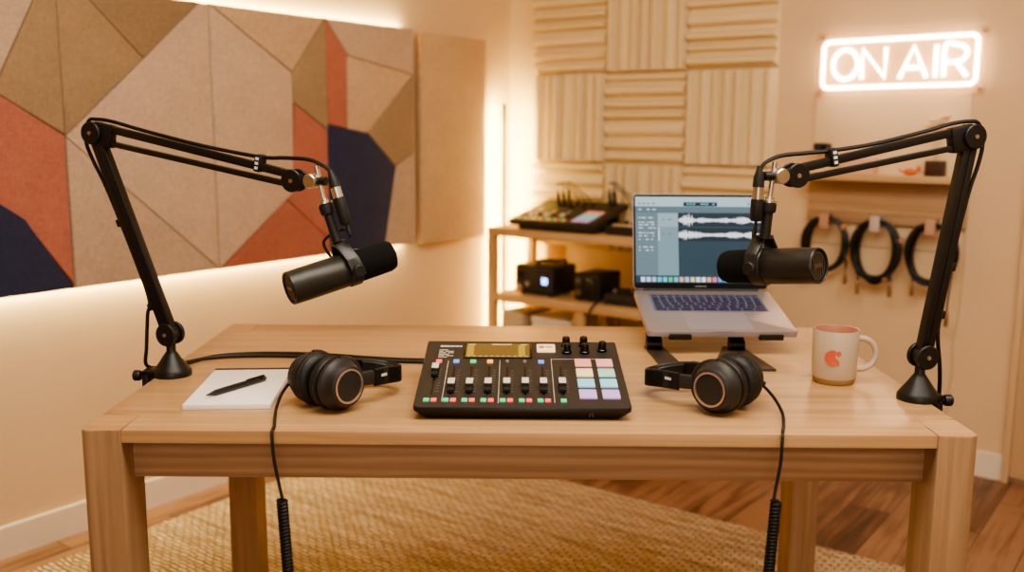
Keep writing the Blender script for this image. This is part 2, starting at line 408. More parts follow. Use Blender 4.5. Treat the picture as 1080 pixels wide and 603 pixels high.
# ------------------------------------------------------------------ foam tiles on the back wall
def foam_tile(W, ridges):
    prof = [(-W/2, 0)]; x = -W/2
    tot = sum(a for a, _ in ridges)
    for a, h in ridges:
        w = a/tot*W
        prof += [(x+w*.10, .008), (x+w*.24, h*.8), (x+w*.32, h), (x+w*.58, h), (x+w*.68, h*.8), (x+w*.86, .010)]
        x += w
    prof.append((W/2, 0))
    return prof
RID = [[(1, .030), (1, .040), (1.6, .034), (.8, .044), (1, .036), (1.3, .042), (.8, .032)],
       [(.9, .040), (1.4, .032), (.8, .042), (1, .036), (1, .044), (1.5, .034), (.8, .042)],
       [(1.2, .042), (.8, .034), (1, .044), (1.5, .036), (.9, .042), (1, .032), (1, .044)]]
rows = ['top', 'middle', 'bottom']; cols = ['left', 'centre', 'right']
TS = .371
FLAB = {(0, 0): 'cream foam tile with level ridges, top left of the grid', (0, 1): 'cream foam tile with upright ridges, top centre of the grid',
 (0, 2): 'cream foam tile with level ridges, top right of the grid', (1, 0): 'cream foam tile with upright ridges beside the lit corner, middle row',
 (1, 1): 'cream foam tile with level ridges at the centre of the grid', (1, 2): 'cream foam tile with upright ridges above the laptop, middle row',
 (2, 0): 'cream foam tile with level ridges behind the cables of the shelf mixer', (2, 1): 'cream foam tile with upright ridges just left of the laptop screen',
 (2, 2): 'cream foam tile with level ridges behind the laptop screen top'}
for r in range(3):
    for c in range(3):
        z = 1.44 + TS/2 + .002 - r*(TS+.006); tt = .150 + TS/2 + c*(TS+.002)
        prof = foam_tile(TS, RID[(r*2+c) % 3]); W = TS/2
        vert = (r+c) % 2 == 1
        b = MB(); rowsv = []
        for e in (-W, -W+.003, W-.003, W):
            k = 0 if abs(e) == W else 1.0
            rowsv.append([((p, -(.004+h*k), e) if vert else (e, -(.004+h*k), p)) for p, h in prof])
        b.grid(rowsv); b.box((0, -.002, 0), (TS, .004, TS))
        o = b.build('mounted_foam_tile', FOAM, smooth=50); o.location = RW(tt, 0, z); o.rotation_euler = (0, 0, FB)
        tag(o, FLAB[(r, c)], 'foam tile', 'acoustic foam tiles on the back wall')

# ------------------------------------------------------------------ corner light
t = thing('corner_lamp', 'slim black floor lamp washing the room corner with warm light', 'lamp', RW(.096, .17), R(2))
MB().lathe([(.0, 0), (.05, 0), (.05, .006), (.012, .012), (.0, .012)], n=28, caps=False).build('base', BLK, t)
MB().box((0, -.004, .66), (.015, .008, 1.30), bev=.001).build('pole', plain('lamp_pole_dark', '#2a241a', .5), t)
CL = glow('corner_led', (1.0, .77, .27, 1), 55)
MB().box((0, .006, .66), (.0065, .012, 1.27), bev=.0025).build('led_strip', CL, t, 'glowing warm white light strip')

# ------------------------------------------------------------------ ON AIR sign
t = thing('neon_sign', 'glowing white ON AIR neon sign with rounded border on the wall', 'sign', RW(1.707, 0, 1.44), FB)
ACR, nt, bb = newmat('clear_acrylic')
bb.inputs['Base Color'].default_value = lin('#f3dcc2'); bb.inputs['Roughness'].default_value = .1
bb.inputs['Transmission Weight'].default_value = .85; bb.inputs['IOR'].default_value = 1.2; bb.inputs['Alpha'].default_value = .55
def rrect(w, h, r, n=6):
    P = []
    for cx, cz, a0 in ((w/2-r, h/2-r, 0), (-w/2+r, h/2-r, 90), (-w/2+r, -h/2+r, 180), (w/2-r, -h/2+r, 270)):
        for k in range(n+1):
            a = R(a0+90*k/n); P.append((cx+r*math.cos(a), cz+r*math.sin(a)))
    return P
MXZ = lambda y: Matrix(((1, 0, 0, 0), (0, 0, -1, y), (0, 1, 0, 0), (0, 0, 0, 1)))
MB().prism(rrect(.585, .232, .02), .004, MXZ(-.018)).build('backing_panel', ACR, t, 'clear backing panel')
NEON = glow('neon_white', (1.0, .77, .55, 1), 13)
SY = -.032
def neon(name, pts, closed=False, r=.0078, sub=6, smooth=True, lab=None):
    b = MB(); b.tube([(x, SY, z) for x, z in pts], r, 8, sub, closed, smooth)
    return b.build(name, NEON, t, lab)
slp = .010
sk = lambda P: [(x, z + x*slp) for x, z in P]
neon('border_tube', sk(rrect(.518, .163, .022)), True, .0075, smooth=False, lab='rounded rectangular neon border')
def ell(cx, cz, rx, rz, n=20): return [(cx+rx*math.cos(2*math.pi*k/n), cz+rz*math.sin(2*math.pi*k/n)) for k in range(n)]
T0 = 1.707
neon('letter_tube', sk(ell(1.528-T0, 0, .044, .052)), True, lab='letter O')
neon('letter_tube', sk([(1.588-T0, -.053), (1.588-T0, .05), (1.668-T0, -.05), (1.668-T0, .053)]), smooth=False, lab='letter N')
ba = MB()
for P in ([(1.718-T0, -.055), (1.763-T0, .053), (1.808-T0, -.055)], [(1.734-T0, -.02), (1.792-T0, -.02)]):
    ba.tube([(x, SY, z+x*slp) for x, z in P], .0078, 8, smooth=False)
ba.build('letter_tube', NEON, t, 'letter A')
neon('letter_tube', sk([(1.836-T0, -.055), (1.836-T0, .053)]), smooth=False, lab='letter I')
br = MB()
br.tube([(x, SY, z+x*slp) for x, z in [(1.864-T0, -.055), (1.864-T0, .05), (1.90-T0, .051), (1.925-T0, .043), (1.934-T0, .024), (1.925-T0, .004), (1.90-T0, -.006), (1.868-T0, -.006)]], .0078, 8, 4)
br.tube([(x, SY, z+x*slp) for x, z in [(1.902-T0, -.008), (1.938-T0, -.055)]], .0078, 8, smooth=False)
br.build('letter_tube', NEON, t, 'letter R')
for x in (-.27, .27):
    for z in (-.095, .095): MB().cyl((x, 0, z), (x, -.024, z), .006).build('standoff', SILV, t)

# ------------------------------------------------------------------ wall shelf and cable rack
o = MB().box((0, -.004, 0), (.535, .008, .55), bev=.002).build('wall_panel', plain('pale_wall_panel', '#e8cca6', .7)); o.location = RW(1.688, 0, 1.06); o.rotation_euler = (0, 0, FB)
tag(o, 'thin pale board fixed to the wall behind the small wooden shelf', 'wall panel')
o = MB().box((0, -.064, 0), (.54, .112, .024), bev=.003).build('wall_shelf', SHELF_W); o.location = RW(1.69, 0, 1.038); o.rotation_euler = (0, 0, FB)
tag(o, 'small pale wooden wall shelf below the glowing sign', 'shelf')
t = thing('cable_rack', 'wooden rack board with three leather straps under the wall shelf', 'rack', RW(1.693, 0, .87), FB)
MB().box((0, -.019, .077), (.552, .022, .154), bev=.003).build('board', RACK_W, t)
st = MB
for x, mname, colr, lb in ((-.191, 'strap_tan', '#b98f76', 'tan leather strap'), (-.009, 'strap_grey', '#c0b2ac', 'pale grey strap'), (.178, 'strap_tan2', '#c29a80', 'light tan leather strap')):
    b = MB(); P = []
    for k in range(13):
        a = -math.pi/2 + math.pi*2*k/12*.78
        P.append((-.058 - .026*math.sin(a+R(30)), -.003 + .03*math.cos(a+R(30))))
    b.bar((x, -.036, .032), (x, -.036, -.008), .034, .004, up=(0, 1, 0), bev=.001)
    b.bar((x, -.036, .030), (x, -.092, .030), .034, .004, up=(0, 0, 1), bev=.001)
    b.bar((x, -.092, .032), (x, -.092, -.022), .034, .004, up=(0, 1, 0), bev=.001)
    b.bar((x, -.092, -.020), (x, -.036, -.006), .034, .004, up=(0, 0, 1), bev=.001)
    b.cyl((x, -.094, .018), (x, -.098, .018), .006)
    b.build('strap', plain(mname, colr, .6, noise=.08), t, lb)
def cable_coil(tt, z, rx, rz, n, seed, lab, ends, wrap):
    rnd = random.Random(seed)
    ct = thing('hanging_cable_coil', lab, 'cable', RW(tt, .066, z), FB, 'coiled cables hanging from the rack straps')
    b = MB(); pts = []; N_ = 14
    sc = [1.07-.42*rnd.random() for _ in range(n+1)]; dr = [.88+.30*rnd.random() for _ in range(n+1)]; oy = [(rnd.random()-.5)*.040 for _ in range(n+1)]; ox = [(rnd.random()-.5)*.010 for _ in range(n+1)]
    for k in range(n*N_+1):
        a = math.pi/2 - 2*math.pi*k/N_; f = k/N_; i0 = min(int(f), n-1); u = f-i0
        mixv = lambda L_: L_[i0]*(1-u)+L_[i0+1]*u
        sx = mixv(sc); x = rx*sx*math.cos(a)+mixv(ox)
        zz = rz*math.sin(a)
        if zz < 0: zz *= mixv(dr)
        else: zz = rz*math.sin(a)*(.86+.14*sx)
        pts.append((x, mixv(oy)*(.45 if zz > rz*.6 else 1), min(zz, rz-.002-.010*(1-sx))))
    b.tube(pts, .0050, 6, 3)
    b.build('cable_loops', RUB, ct)
    for (x0, z0, x1, z1) in ends:
        bb = MB().tube([(x0, -.012, z0), ((x0*2+x1)/3, -.022, z0*.7+z1*.3), (x1, -.016, z1+.05), (x1, -.014, z1)], .0036, 6, 5)
        bb.build('cable_tail', RUB, ct)
        MB().lathe([(.004, .018), (.006, .012), (.0075, 0), (.0075, -.03), (.0065, -.034)], (x1, -.014, z1), (0, 0, 1), 12).build('plug', plain('plug_nickel', '#a48466', .35, metal=.8), ct, 'metal plug')
    for a in wrap:
        MB().lathe([(.012, -.009), (.0145, -.007), (.0145, .007), (.012, .009)], (rx*math.cos(R(a)), 0, rz*1.05*math.sin(R(a))), (-math.sin(R(a)), 0, math.cos(R(a))), 12).build('cable_tie', plain('cable_tie_tan', '#b98568', .7), ct, 'small tan tie')
cable_coil(1.503, .793, .082, .096, 10, 3, 'coiled black cable under the left tan strap of the rack', [(.078, -.02, .085, -.112), (-.06, -.05, -.068, -.10)], [38])
cable_coil(1.686, .780, .088, .108, 14, 5, 'thick coiled black cable under the middle pale grey strap', [(-.06, -.07, -.052, -.130), (.05, -.08, .062, -.128)], [20, -62])
cable_coil(1.873, .783, .087, .104, 11, 8, 'coiled black cable under the right strap, partly behind the boom arm', [(.08, -.02, .070, -.215), (-.06, -.06, -.05, -.12)], [])
# power lead of the sign
o = MB().tube([(0, 0, .52), (.003, 0, .36), (-.002, 0, .2), (-.012, 0, .1), (-.008, 0, .0), (-.02, 0, -.2), (-.015, 0, -.35)], .0022, 6, 6).build('power_cord', plain('pale_cord', '#cdb699', .6)); o.location = RW(1.967, .004, .36); o.rotation_euler = (0, 0, FB)
tag(o, 'thin pale cord running down the wall right of the coiled cables', 'cord')
# things on the wall shelf (top at z 1.05)
ZS = 1.0502
t = thing('potted_bloom', 'dark ribbed square pot with pale orange dried bloom on the wall shelf', 'plant', RW(1.868, .066, ZS), FB)
b = MB().box((0, 0, .026), (.060, .056, .052), bev=.003)
for k in range(6): b.box((-.025+k*.010, -.0285, .026), (.005, .003, .046), bev=.001)
b.build('pot', plain('dark_walnut_pot', '#4a2a1a', .6, noise=.2, nscale=60), t)
b = MB()
rnd = random.Random(4)
tips = []
for k in range(4):
    tip = (-.020+.013*k, (rnd.random()-.5)*.02, .165+.012*(k % 2)+.005*k); tips.append(tip)
    b.tube([(-.008+.005*k, 0, .05), (-.01+.006*k, 0, .1), tip], .0011, 5, 4)
b.build('stem', plain('dry_stem', '#c9a27a', .8), t)
b = MB()
for (x, y, z) in tips:
    for k in range(9):
        a = k*2.4; rr = .006+.0012*k
        b.lathe([(.0, 0), (.006, .003), (.008, .009), (.004, .016), (.0, .018)], (x+rr*math.cos(a)*.6, y+rr*math.sin(a)*.5, z+.004*(k % 3)-.004), (math.cos(a), math.sin(a), 1.1), 6, caps=False)
b.build('bloom', plain('pale_bloom', '#f4d3b0', .8), t)
t = thing('figurine', 'small orange ceramic animal figure lying on the wall shelf', 'figurine', RW(1.787, .066, ZS), FB)
b = MB().lathe([(0, -.026), (.008, -.022), (.0125, -.008), (.012, .008), (.007, .02), (0, .024)], (0, 0, .0125), (1, 0, 0), 14, caps=False)
b.lathe([(0, -.009), (.006, -.006), (.009, 0), (.006, .007), (0, .010)], (.027, 0, .022), (.4, 0, 1), 12, caps=False)
b.cyl((.025, -.004, .028), (.024, -.006, .038), .0025, .0008, 6).cyl((.031, .003, .028), (.033, .004, .037), .0025, .0008, 6)
b.build('body', plain('orange_glaze', '#d0703f', .4), t)
MB().tube([(-.024, 0, .012), (-.034, 0, .014), (-.04, -.003, .022)], .0025, 6).build('tail', plain('orange_glaze_dark', '#b95c30', .4), t)
t = thing('box', 'pale pink carton standing on the wall shelf behind the boom arm bars', 'box', RW(1.612, .07, ZS), FB)
MB().box((0, 0, .029), (.11, .06, .058), bev=.002).build('carton', plain('pale_pink_card', '#e4b598', .8), t)
MB().box((0, 0, .0595), (.112, .062, .010), bev=.002).build('lid', plain('pale_cream_card', '#efd0b0', .8), t, 'paler cream lid')
t = thing('wall_camera', 'small black device on a bracket above the left end of the wall shelf', 'camera', RW(1.472, 0, 1.14), FB)
MB().box((0, -.008, 0), (.03, .016, .03), bev=.002).cyl((0, -.01, 0), (0, -.05, 0), .006).build('bracket', BLK2, t)
MB().box((-.004, -.062, .004), (.05, .034, .028), bev=.004).build('body', plain('device_black', '#1a1822', .5), t)
MB().cyl((.012, -.079, .004), (.012, -.084, .004), .009).build('lens', BLKG, t)

# ------------------------------------------------------------------ shelf unit with gear
t = thing('shelf_unit', 'low light oak open shelf unit against the back wall', 'shelf unit', RW(.165, .055), FB)
SWD, SD = 1.12, .325            # local x 0..SWD, local y 0..-SD (front at -SD)
MB().box((SWD/2, -SD/2, .7725), (SWD, SD, .035), bev=.003).build('top_board', SHELF_W, t)
MB().box((SWD/2, -SD/2, .4925), (SWD-.07, SD-.004, .035), bev=.003).build('lower_board', SHELF_W, t)
for x in (.018, SWD-.018):
    for y in (-.018, -SD+.018):
        MB().box((x, y, .3775), (.036, .036, .755), bev=.003).build('post', SHELF_Z, t)
for y in (-SD+.03, -.03):
    MB().box((.455, y, .2375), (.05, .036, .475), bev=.003).build('post', SHELF_Z, t, 'short middle post under the lower board')
MB().box((SWD/2, -SD/2, .12), (SWD-.07, SD-.004, .03), bev=.003).build('bottom_board', SHELF_W, t)
GREY = plain('mixer_dark', '#24201c', .5)
def padmat(n, c, e=.25):
    m = plain(n, c, .5); b = m.node_tree.nodes['Principled BSDF']
    b.inputs['Emission Color'].default_value = lin(c); b.inputs['Emission Strength'].default_value = e
    return m
PADS = {k: padmat('pad_'+k, c) for k, c in dict(pink='#e59a94', rose='#e3a3a0', cream='#efd9a8', mint='#a3cdbb', blue='#8fcbe6', sky='#93d0e4', lilac='#c0a4dc', violet='#bda0d8').items()}
BTN = {k: padmat('button_'+k, c, .6) for k, c in dict(red='#e8605a', green='#3cbf86', blue='#5d8fe8', orange='#f0a55a', violet='#6f7fe8', dim='#6c6761', teal='#2fa98a').items()}
# background mixer, tilted
t = thing('audio_mixer', 'black audio mixer with coloured pads and upright cables on the shelf top', 'mixer', RW(.487, .245, .790), FB)
tx = Matrix.Rotation(R(16), 4, 'X') @ Matrix.Translation((0, 0, 0))
def tilt(b, M): b.M = M; return b
M2 = Matrix.Translation((0, -.13, .02)) @ Matrix.Rotation(R(13), 4, 'X')
b = MB(); b.M = M2
b.prism([(-.212, 0), (.205, 0), (.195, .30), (-.205, .30)], .022, Matrix.Translation((0, 0, 0)), bev=.004)
b.M = Matrix.Identity(4)
b.prism([(-.18, -.105), (.18, -.105), (.18, .15), (-.18, .15)], .03)
b.box((0, .135, .045), (.32, .03, .08), bev=.003)
b.build('body', GREY, t)
b = MB(); b.M = M2
cols8 = ['lilac', 'violet', 'blue', 'mint', 'cream', 'rose', 'pink', 'pink']
names = ['lilac', 'blue', 'mint', 'pink']
for r_ in range(4):
    for c_ in range(2):
        q = MB(); q.M = M2
        q.box((.105+.042*c_, .035+.036*r_, .0235), (.037, .031, .005), bev=.0015).build('pad', PADS[names[r_]], t, {'lilac': 'lilac pad', 'blue': 'blue pad', 'mint': 'mint pad', 'pink': 'pink pad'}[names[r_]])
b.bm.free()
for i in range(7):
    q = MB(); q.M = M2; x = -.180+.037*i
    q.box((x, .075+.004*(i % 3), .0255), (.012, .020, .010), bev=.002).box((x, .11, .0225), (.003, .09, .001)).build('fader', WHITEP if i % 2 else CHAR, t)
    q = MB(); q.M = M2
    q.box((x-.006, .028, .0235), (.010, .010, .004), bev=.001).build('button', BTN['green'], t, 'green button')
    q = MB(); q.M = M2
    q.box((x+.007, .028, .0235), (.010, .010, .004), bev=.001).build('button', BTN['red' if i % 2 else 'orange'], t, 'red or orange button')
for x, y in ((-.02, .24), (.02, .24), (.06, .235), (-.02, .20), (.03, .205)):
    q = MB(); q.M = M2; q.lathe([(.008, .021), (.008, .032), (.006, .034)], (x, y, 0), (0, 0, 1), 14).build('knob', BLK2, t)
for i, (x, y, h) in enumerate(((-.095, .215, .05), (-.068, .215, .055), (-.041, .215, .058), (.125, .27, .05), (.147, .27, .052))):
    q = MB(); q.M = M2
    q.lathe([(.0085, .02), (.0085, .035), (.007, .04), (.007, .02+h), (.004, .028+h), (.003, .04+h)], (x, y, 0), (0, 0, 1), 12)
    if i < 3: P = [(x, y, .06+h), (x+.006, y+.01, .085+h*.7), (x+.03, y+.03, .09), (x+.06, y+.05, .05), (x+.07, y+.07, .0)]
    else: P = [(x, y, .06+h), (x+.01, y+.005, .085+h*.6), (x+.04, y+.01, .085), (x+.075, y+.02, .045), (x+.085, y+.03, -.01)]
    q.tube(P, .0028, 6, 5); q.build('plug', RUB, t, 'upright black plug with looping cable')
# small keypad mixer right of it
t = thing('pad_controller', 'small black device with a cream top strip next to the laptop screen', 'mixer', RW(.80, .25, .790), FB)
b = MB(); b.prism([(-.085, -.075), (.085, -.075), (.085, .075), (-.085, .075)], .036, bev=.005); b.build('body', GREY, t)
MB().box((0, -.045, .038), (.13, .035, .006), bev=.002).build('key_strip', plain('cream_keys', '#d8bd98', .5), t, 'cream key strip')
for k in range(4): MB().lathe([(.008, .035), (.008, .05), (.006, .052)], (-.05+.033*k, .03, 0), (0, 0, 1), 12).build('knob', BLK2, t)
# preamp box
t = thing('preamp', 'black box amplifier with handle, silver knobs and blue light on lower shelf', 'amplifier', RW(.375, .245, .510), FB)
MB().box((0, 0, .068), (.20, .17, .118), bev=.006).build('case', BLK2, t)
for x in (-.07, .07):
    for y in (-.06, .06): MB().cyl((x, y, 0), (x, y, .012), .010).build('foot', RUB, t)
MB().box((0, -.086, .068), (.186, .004, .106), bev=.001).build('front_plate', CHAR, t)
for z, rr in ((.034, .017), (.086, .013)):
    MB().lathe([(rr, 0), (rr, .012), (rr*.8, .018)], (-.065, -.088, z), (0, -1, 0), 18).build('knob', SILV if z < .05 else BLKG, t, 'large silver knob' if z < .05 else None)
MB().lathe([(.011, 0), (.011, .01)], (-.028, -.088, .05), (0, -1, 0), 16).build('knob', SILV, t)
MB().box((.055, -.089, .066), (.026, .003, .026), bev=.001).build('display', glow('blue_display', (.25, .45, 1, 1), 5), t, 'glowing blue display')
MB().box((.05, -.089, .100), (.06, .003, .012), bev=.001).build('label_plate', BLKG, t)
MB().tube([(.0, -.05, .127), (.0, -.05, .145), (.02, -.05, .150), (.08, -.03, .150), (.1, .0, .148), (.1, .0, .127)], .006, 8, 4).build('handle', RUB, t)
# second box
t = thing('amplifier', 'smaller black box with two side knobs standing right of the handled amplifier', 'amplifier', RW(.628, .235, .510), FB)
MB().box((0, 0, .060), (.12, .17, .108), bev=.004).build('case', BLK2, t)
for x in (-.045, .045):
    for y in (-.06, .06): MB().cyl((x, y, 0), (x, y, .01), .008).build('foot', RUB, t)
for z in (.035, .082):
    MB().lathe([(.013, 0), (.013, .012), (.010, .015)], (-.035, -.085, z), (0, -1, 0), 16).build('knob', GRILL, t)
MB().box((.02, -.086, .06), (.05, .003, .07), bev=.001).build('front_plate', BLKG, t)
# low mixer
t = thing('audio_interface', 'low black knob mixer at the right end of the lower shelf', 'mixer', RW(.80, .24, .510), FB)
b = MB(); b.prism([(-.09, -.08), (.09, -.08), (.09, .08), (-.09, .08)], .045, bev=.004); b.build('body', GREY, t)
for i in range(4):
    for j in range(2): MB().lathe([(.008, .044), (.008, .057), (.005, .06)], (-.06+.04*i, -.045+.045*j, 0), (0, 0, 1), 12).build('knob', plain('knob_grey', '#7a7168', .5) if i+j == 0 else CHAR, t)
MB().tube([(.02, .06, .05), (.02, .07, .11), (.0, .08, .14), (-.02, .085, .2)], .004, 6).build('plug', RUB, t)
o = MB().tube([RW(.80, .335, .540), RW(.76, .36, .545), RW(.71, .385, .52), RW(.685, .395, .46), RW(.685, .395, .30), RW(.69, .393, .1), RW(.70, .395, .006)], .0042, 8, 6).build('audio_cable', RUB)
tag(o, 'black cable looping over the front edge of the lower shelf', 'cable')
t = thing('storage_box', 'tall grey storage box in the lower left of the shelf unit', 'box', RW(.265, .22, .135), FB)
MB().box((0, 0, .14), (.10, .22, .28), bev=.004).build('box_body', plain('grey_box', '#b9a68c', .8), t)
MB().box((0, 0, .283), (.104, .224, .02), bev=.003).build('lid', plain('grey_box_lid', '#c6b397', .8), t)
t = thing('storage_box', 'wide white storage box right of the grey box under the lower shelf', 'box', RW(.45, .20, .135), FB)
MB().box((0, 0, .135), (.20, .22, .27), bev=.004).build('box_body', plain('white_box', '#dcd2c3', .7), t)
MB().box((0, 0, .272), (.206, .226, .02), bev=.003).build('lid', plain('white_box_lid', '#e6ddcf', .7), t)
t = thing('woven_basket', 'brown woven basket under the lower shelf right of the middle post', 'basket', RW(.80, .2, .135), FB)
b = MB(); b.prism(rrect(.30, .22, .03), .20); 
b.build('basket_body', plain('brown_weave', '#6b4a2a', .9, noise=.3, nscale=80, bump=.6, bscale=60), t)
MB().tube([(x, y, .205) for x, y in rrect(.30, .22, .03)], .010, 8, 2, True).build('rim', plain('brown_rim', '#7a5632', .9), t)

# ------------------------------------------------------------------ rug
o = MB().box((.98, -.98, .006), (1.96, 1.96, .012), bev=.004).build('area_rug', RUGM); 
o.location = CO + B*.161 - L*.955 + V((0, 0, 0)); o.rotation_euler = (0, 0, FB)
tag(o, 'large woven golden jute rug on the floor under the desk', 'rug')

# ------------------------------------------------------------------ desk
W2, DP, TZ = .68, .8125, .75
t = thing('desk', 'solid oak desk with flush square corner legs in front of the camera', 'desk', (0, .406, 0))
lw, ld, ttk = .062, .085, .020
b = MB()
pl = [(-W2+lw+.0008, .003), (W2-lw-.0008, .003), (W2-lw-.0008, ld+.001), (W2, ld+.001), (W2, DP-ld-.001), (W2-lw-.0008, DP-ld-.001), (W2-lw-.0008, DP-.003), (-W2+lw+.0008, DP-.003), (-W2+lw+.0008, DP-ld-.001), (-W2, DP-ld-.001), (-W2, ld+.001), (-W2+lw+.0008, ld+.001)]
b.prism(pl, ttk, Matrix.Translation((0, 0, TZ-ttk)), bev=.0012)
b.build('tabletop', OAK_X, t, world=True)
def leg_poly(sx, fy):
    r = .012; x0, x1 = 0, lw
    P = []
    for k in range(6):
        a = R(180+90*k/5); P.append((r+r*math.cos(a), r+r*math.sin(a)))
    P += [(lw, 0), (lw, ld), (0, ld)]
    P = [(x-W2, y) for x, y in P]
    if sx > 0: P = [(-x, y) for x, y in P][::-1]
    if fy: P = [(x, DP-y) for x, y in P][::-1]
    return P
for sx in (-1, 1):
    for fy in (0, 1):
        zb = .012
        MB().prism(leg_poly(sx, fy), TZ-.0004-zb, Matrix.Translation((0, 0, zb)), bev=.002).build('leg', OAK_Z, t, world=True)
        if True:
            cx = sx*(W2-lw/2); cy = ld/2 if not fy else DP-ld/2
            P = leg_poly(sx, fy); P = [(cx+(x-cx)*.985, cy+(y-cy)*.985) for x, y in P]
            MB().prism(P, .0006, Matrix.Translation((0, 0, TZ-.0005))).build('leg_top', OAK_END, t, 'reddish end grain leg top', world=True)
for y in (.056, DP-.056):
    MB().box((0, y, .6955), (2*(W2-lw), .022, .069), bev=.001).build('apron', OAK_AP, t, world=True)
for x in (-W2+.04, W2-.04):
    MB().box((x, DP/2, .6955), (.022, DP-2*ld, .069), bev=.001).build('apron', OAK_Y, t, world=True)

# ------------------------------------------------------------------ boom arms
def boom_arm(base, piv, phi, E, K, label, clampdir):
    h = V((math.cos(phi), math.sin(phi), 0)); n = V((-h.y, h.x, 0)); P = V(piv)
    def q(a, z, l=0): return P + h*a + n*l + V((0, 0, z))
    t = thing('boom_arm', label, 'microphone arm', base)
    bx = V(base)
    MB().lathe([(.0, 0), (.0345, 0), (.035, .003), (.0345, .009), (.031, .014), (.022, .026), (.012, .041), (.0085, .046), (.0085, .060), (0, .060)], bx, n=32, caps=False).build('base', BLK, t, world=True)
    # clamp under the desk edge
    cd = V((clampdir, 0, 0)); ex = clampdir*.70
    b = MB().box((ex, bx.y, .725), (.012, .034, .072), bev=.002)
    b.box(((ex+bx.x)/2, bx.y, .7565), (abs(ex-bx.x)+.012, .034, .010), bev=.002)
    b.box((ex-clampdir*.03, bx.y, .692), (.06, .034, .010), bev=.002)
    b.cyl((ex-clampdir*.035, bx.y, .668), (ex-clampdir*.035, bx.y, .7295), .006)
    b.build('clamp', BLK, t, world=True)
    MB().lathe([(.004, 0), (.004, .008), (.009, .009), (.010, .012), (.010, .020), (.008, .022)], (ex, bx.y-.012, .752), cd, 20).build('clamp_knob', BLK, t, world=True)
    # lower joint
    d1 = V((q(*E)-P)).normalized(); p1 = n.cross(d1)
    b = MB().cyl(bx+V((0, 0, .058)), P+V((0, 0, -.012)), .009)
    for s in (-1, 1): b.cyl(P+n*(s*.009), P+n*(s*.016), .021, n=28, bev=.0015)
    b.cyl(P-n*.009, P+n*.009, .016)
    b.build('lower_joint', BLK, t, world=True)
    for s in (-1, 1): MB().cyl(P+n*(s*.016), P+n*(s*.0178), .0036, n=12).build('screw', SILV, t, 'silver screw', world=True)
    Ew = q(*E); Kw = q(*K)
    for s in (-1, 1):
        MB().bar(P+p1*(s*.0064)+d1*.008, Ew+p1*(s*.0064)-d1*.008, .017, .0118, up=p1, bev=.0012).build('lower_bar', BLK, t, world=True)
    # elbow
    d2 = (Kw-Ew).normalized(); p2 = d2.cross(n)
    if p2.z < 0: p2 = -p2
    b = MB()
    for s in (-1, 1): b.cyl(Ew+n*(s*.009), Ew+n*(s*.016), .0205, n=28, bev=.0015)
    b.cyl(Ew-n*.009, Ew+n*.009, .0165)
    b.bar(Ew-d2*.004, Ew+d2*.040, .020, .042, up=p2, bev=.004)
    b.build('elbow_joint', BLK, t, world=True)
    for s in (-1, 1): MB().cyl(Ew+n*(s*.016), Ew+n*(s*.0178), .0036, n=12).build('screw', SILV, t, 'silver screw', world=True)
    MB().bar(Ew+p2*.0135+d2*.02, Kw+p2*.0090-d2*.004, .014, .0135, up=p2, bev=.0015).build('upper_bar', BLK, t, 'thicker top bar', world=True)
    MB().bar(Ew-p2*.0125+d2*.02, Kw-p2*.0085-d2*.004, .014, .0095, up=p2, bev=.0015).build('upper_bar', BLK, t, 'thinner lower bar', world=True)
    # head joint
    b = MB()
    for s in (-1, 1):
        b.cyl(Kw+n*(s*.008), Kw+n*(s*.0135), .0195, n=26, bev=.0015)
        b.bar(Kw+n*(s*.0105)+h*.004, Kw+n*(s*.0105)+h*.021, .005, .024, bev=.0015)
    b.cyl(Kw-n*.008, Kw+n*.008, .015)
    b.build('head_joint', BLK, t, world=True)
    for s in (-1, 1): MB().cyl(Kw+n*(s*.0135), Kw+n*(s*.0152), .0036, n=12).build('screw', SILV, t, 'silver screw', world=True)
    return t, q, h, n, Ew, Kw, d1, p1, d2, p2
PHL, PHR = R(-18), R(194)
BL = V((-.655, .335, .75)); PLv = V((-.655, .335, .828)); BR = V((.6690, .205, .75)); PRv = V((.672, .205, .826))
armL = boom_arm(BL, PLv, PHL, (-.140, .363), (.269, .286), 'black boom arm clamped to the left edge of the desk', -1)
armR = boom_arm(BR, PRv, PHR, (-.059, .369), (.259, .307), 'black boom arm clamped to the right edge of the desk', 1)
def arm_head(arm, pin0, pin1, nut):
    t, q, h, n, *_ = arm
    a, c = q(*pin0), q(*pin1)
    MB().cyl(a, c, .0042, n=14).build('mount_pin', SILV, t, 'silver threaded pin', world=True)
    d = (a-c).normalized()
    c2 = q(*nut)
    MB().lathe([(.0, -.014), (.0105, -.014), (.0125, -.012), (.0125, .012), (.0105, .014), (0, .014)], c2-n*.0, n, 22, caps=False).build('wing_nut', SILV, t, 'silver pivot disc', world=True)
    k = c2 + h*.014
    MB().cyl(k-h*.004, k+h*.012, .0075, n=16).build('tilt_knob', BLK, t, world=True)
arm_head(armL, (.311, .311), (.3235, .256), (.303, .286))
arm_head(armR, (.295, .328), (.301, .272), (.286, .306))
def clip_on(arm, pos, dirv, upv, w, lab=None, white=True):
    t, q, h, n = arm[:4]
    rot = Matrix((dirv, n, dirv.cross(n))).transposed()
    MB().box(pos, (.013, .022, .030), rot, bev=.003).build('cable_clip', BLK2, t, world=True)
    if white:
        b = MB()
        for s in (-1, 1):
            for k in range(3): b.box(pos + n*(s*.0114) + dirv.cross(n)*(-.008+.008*k), (.006, .0008, .0045), rot)
        b.build('clip_print', WHITEP, t, 'white marking on the clip', world=True)
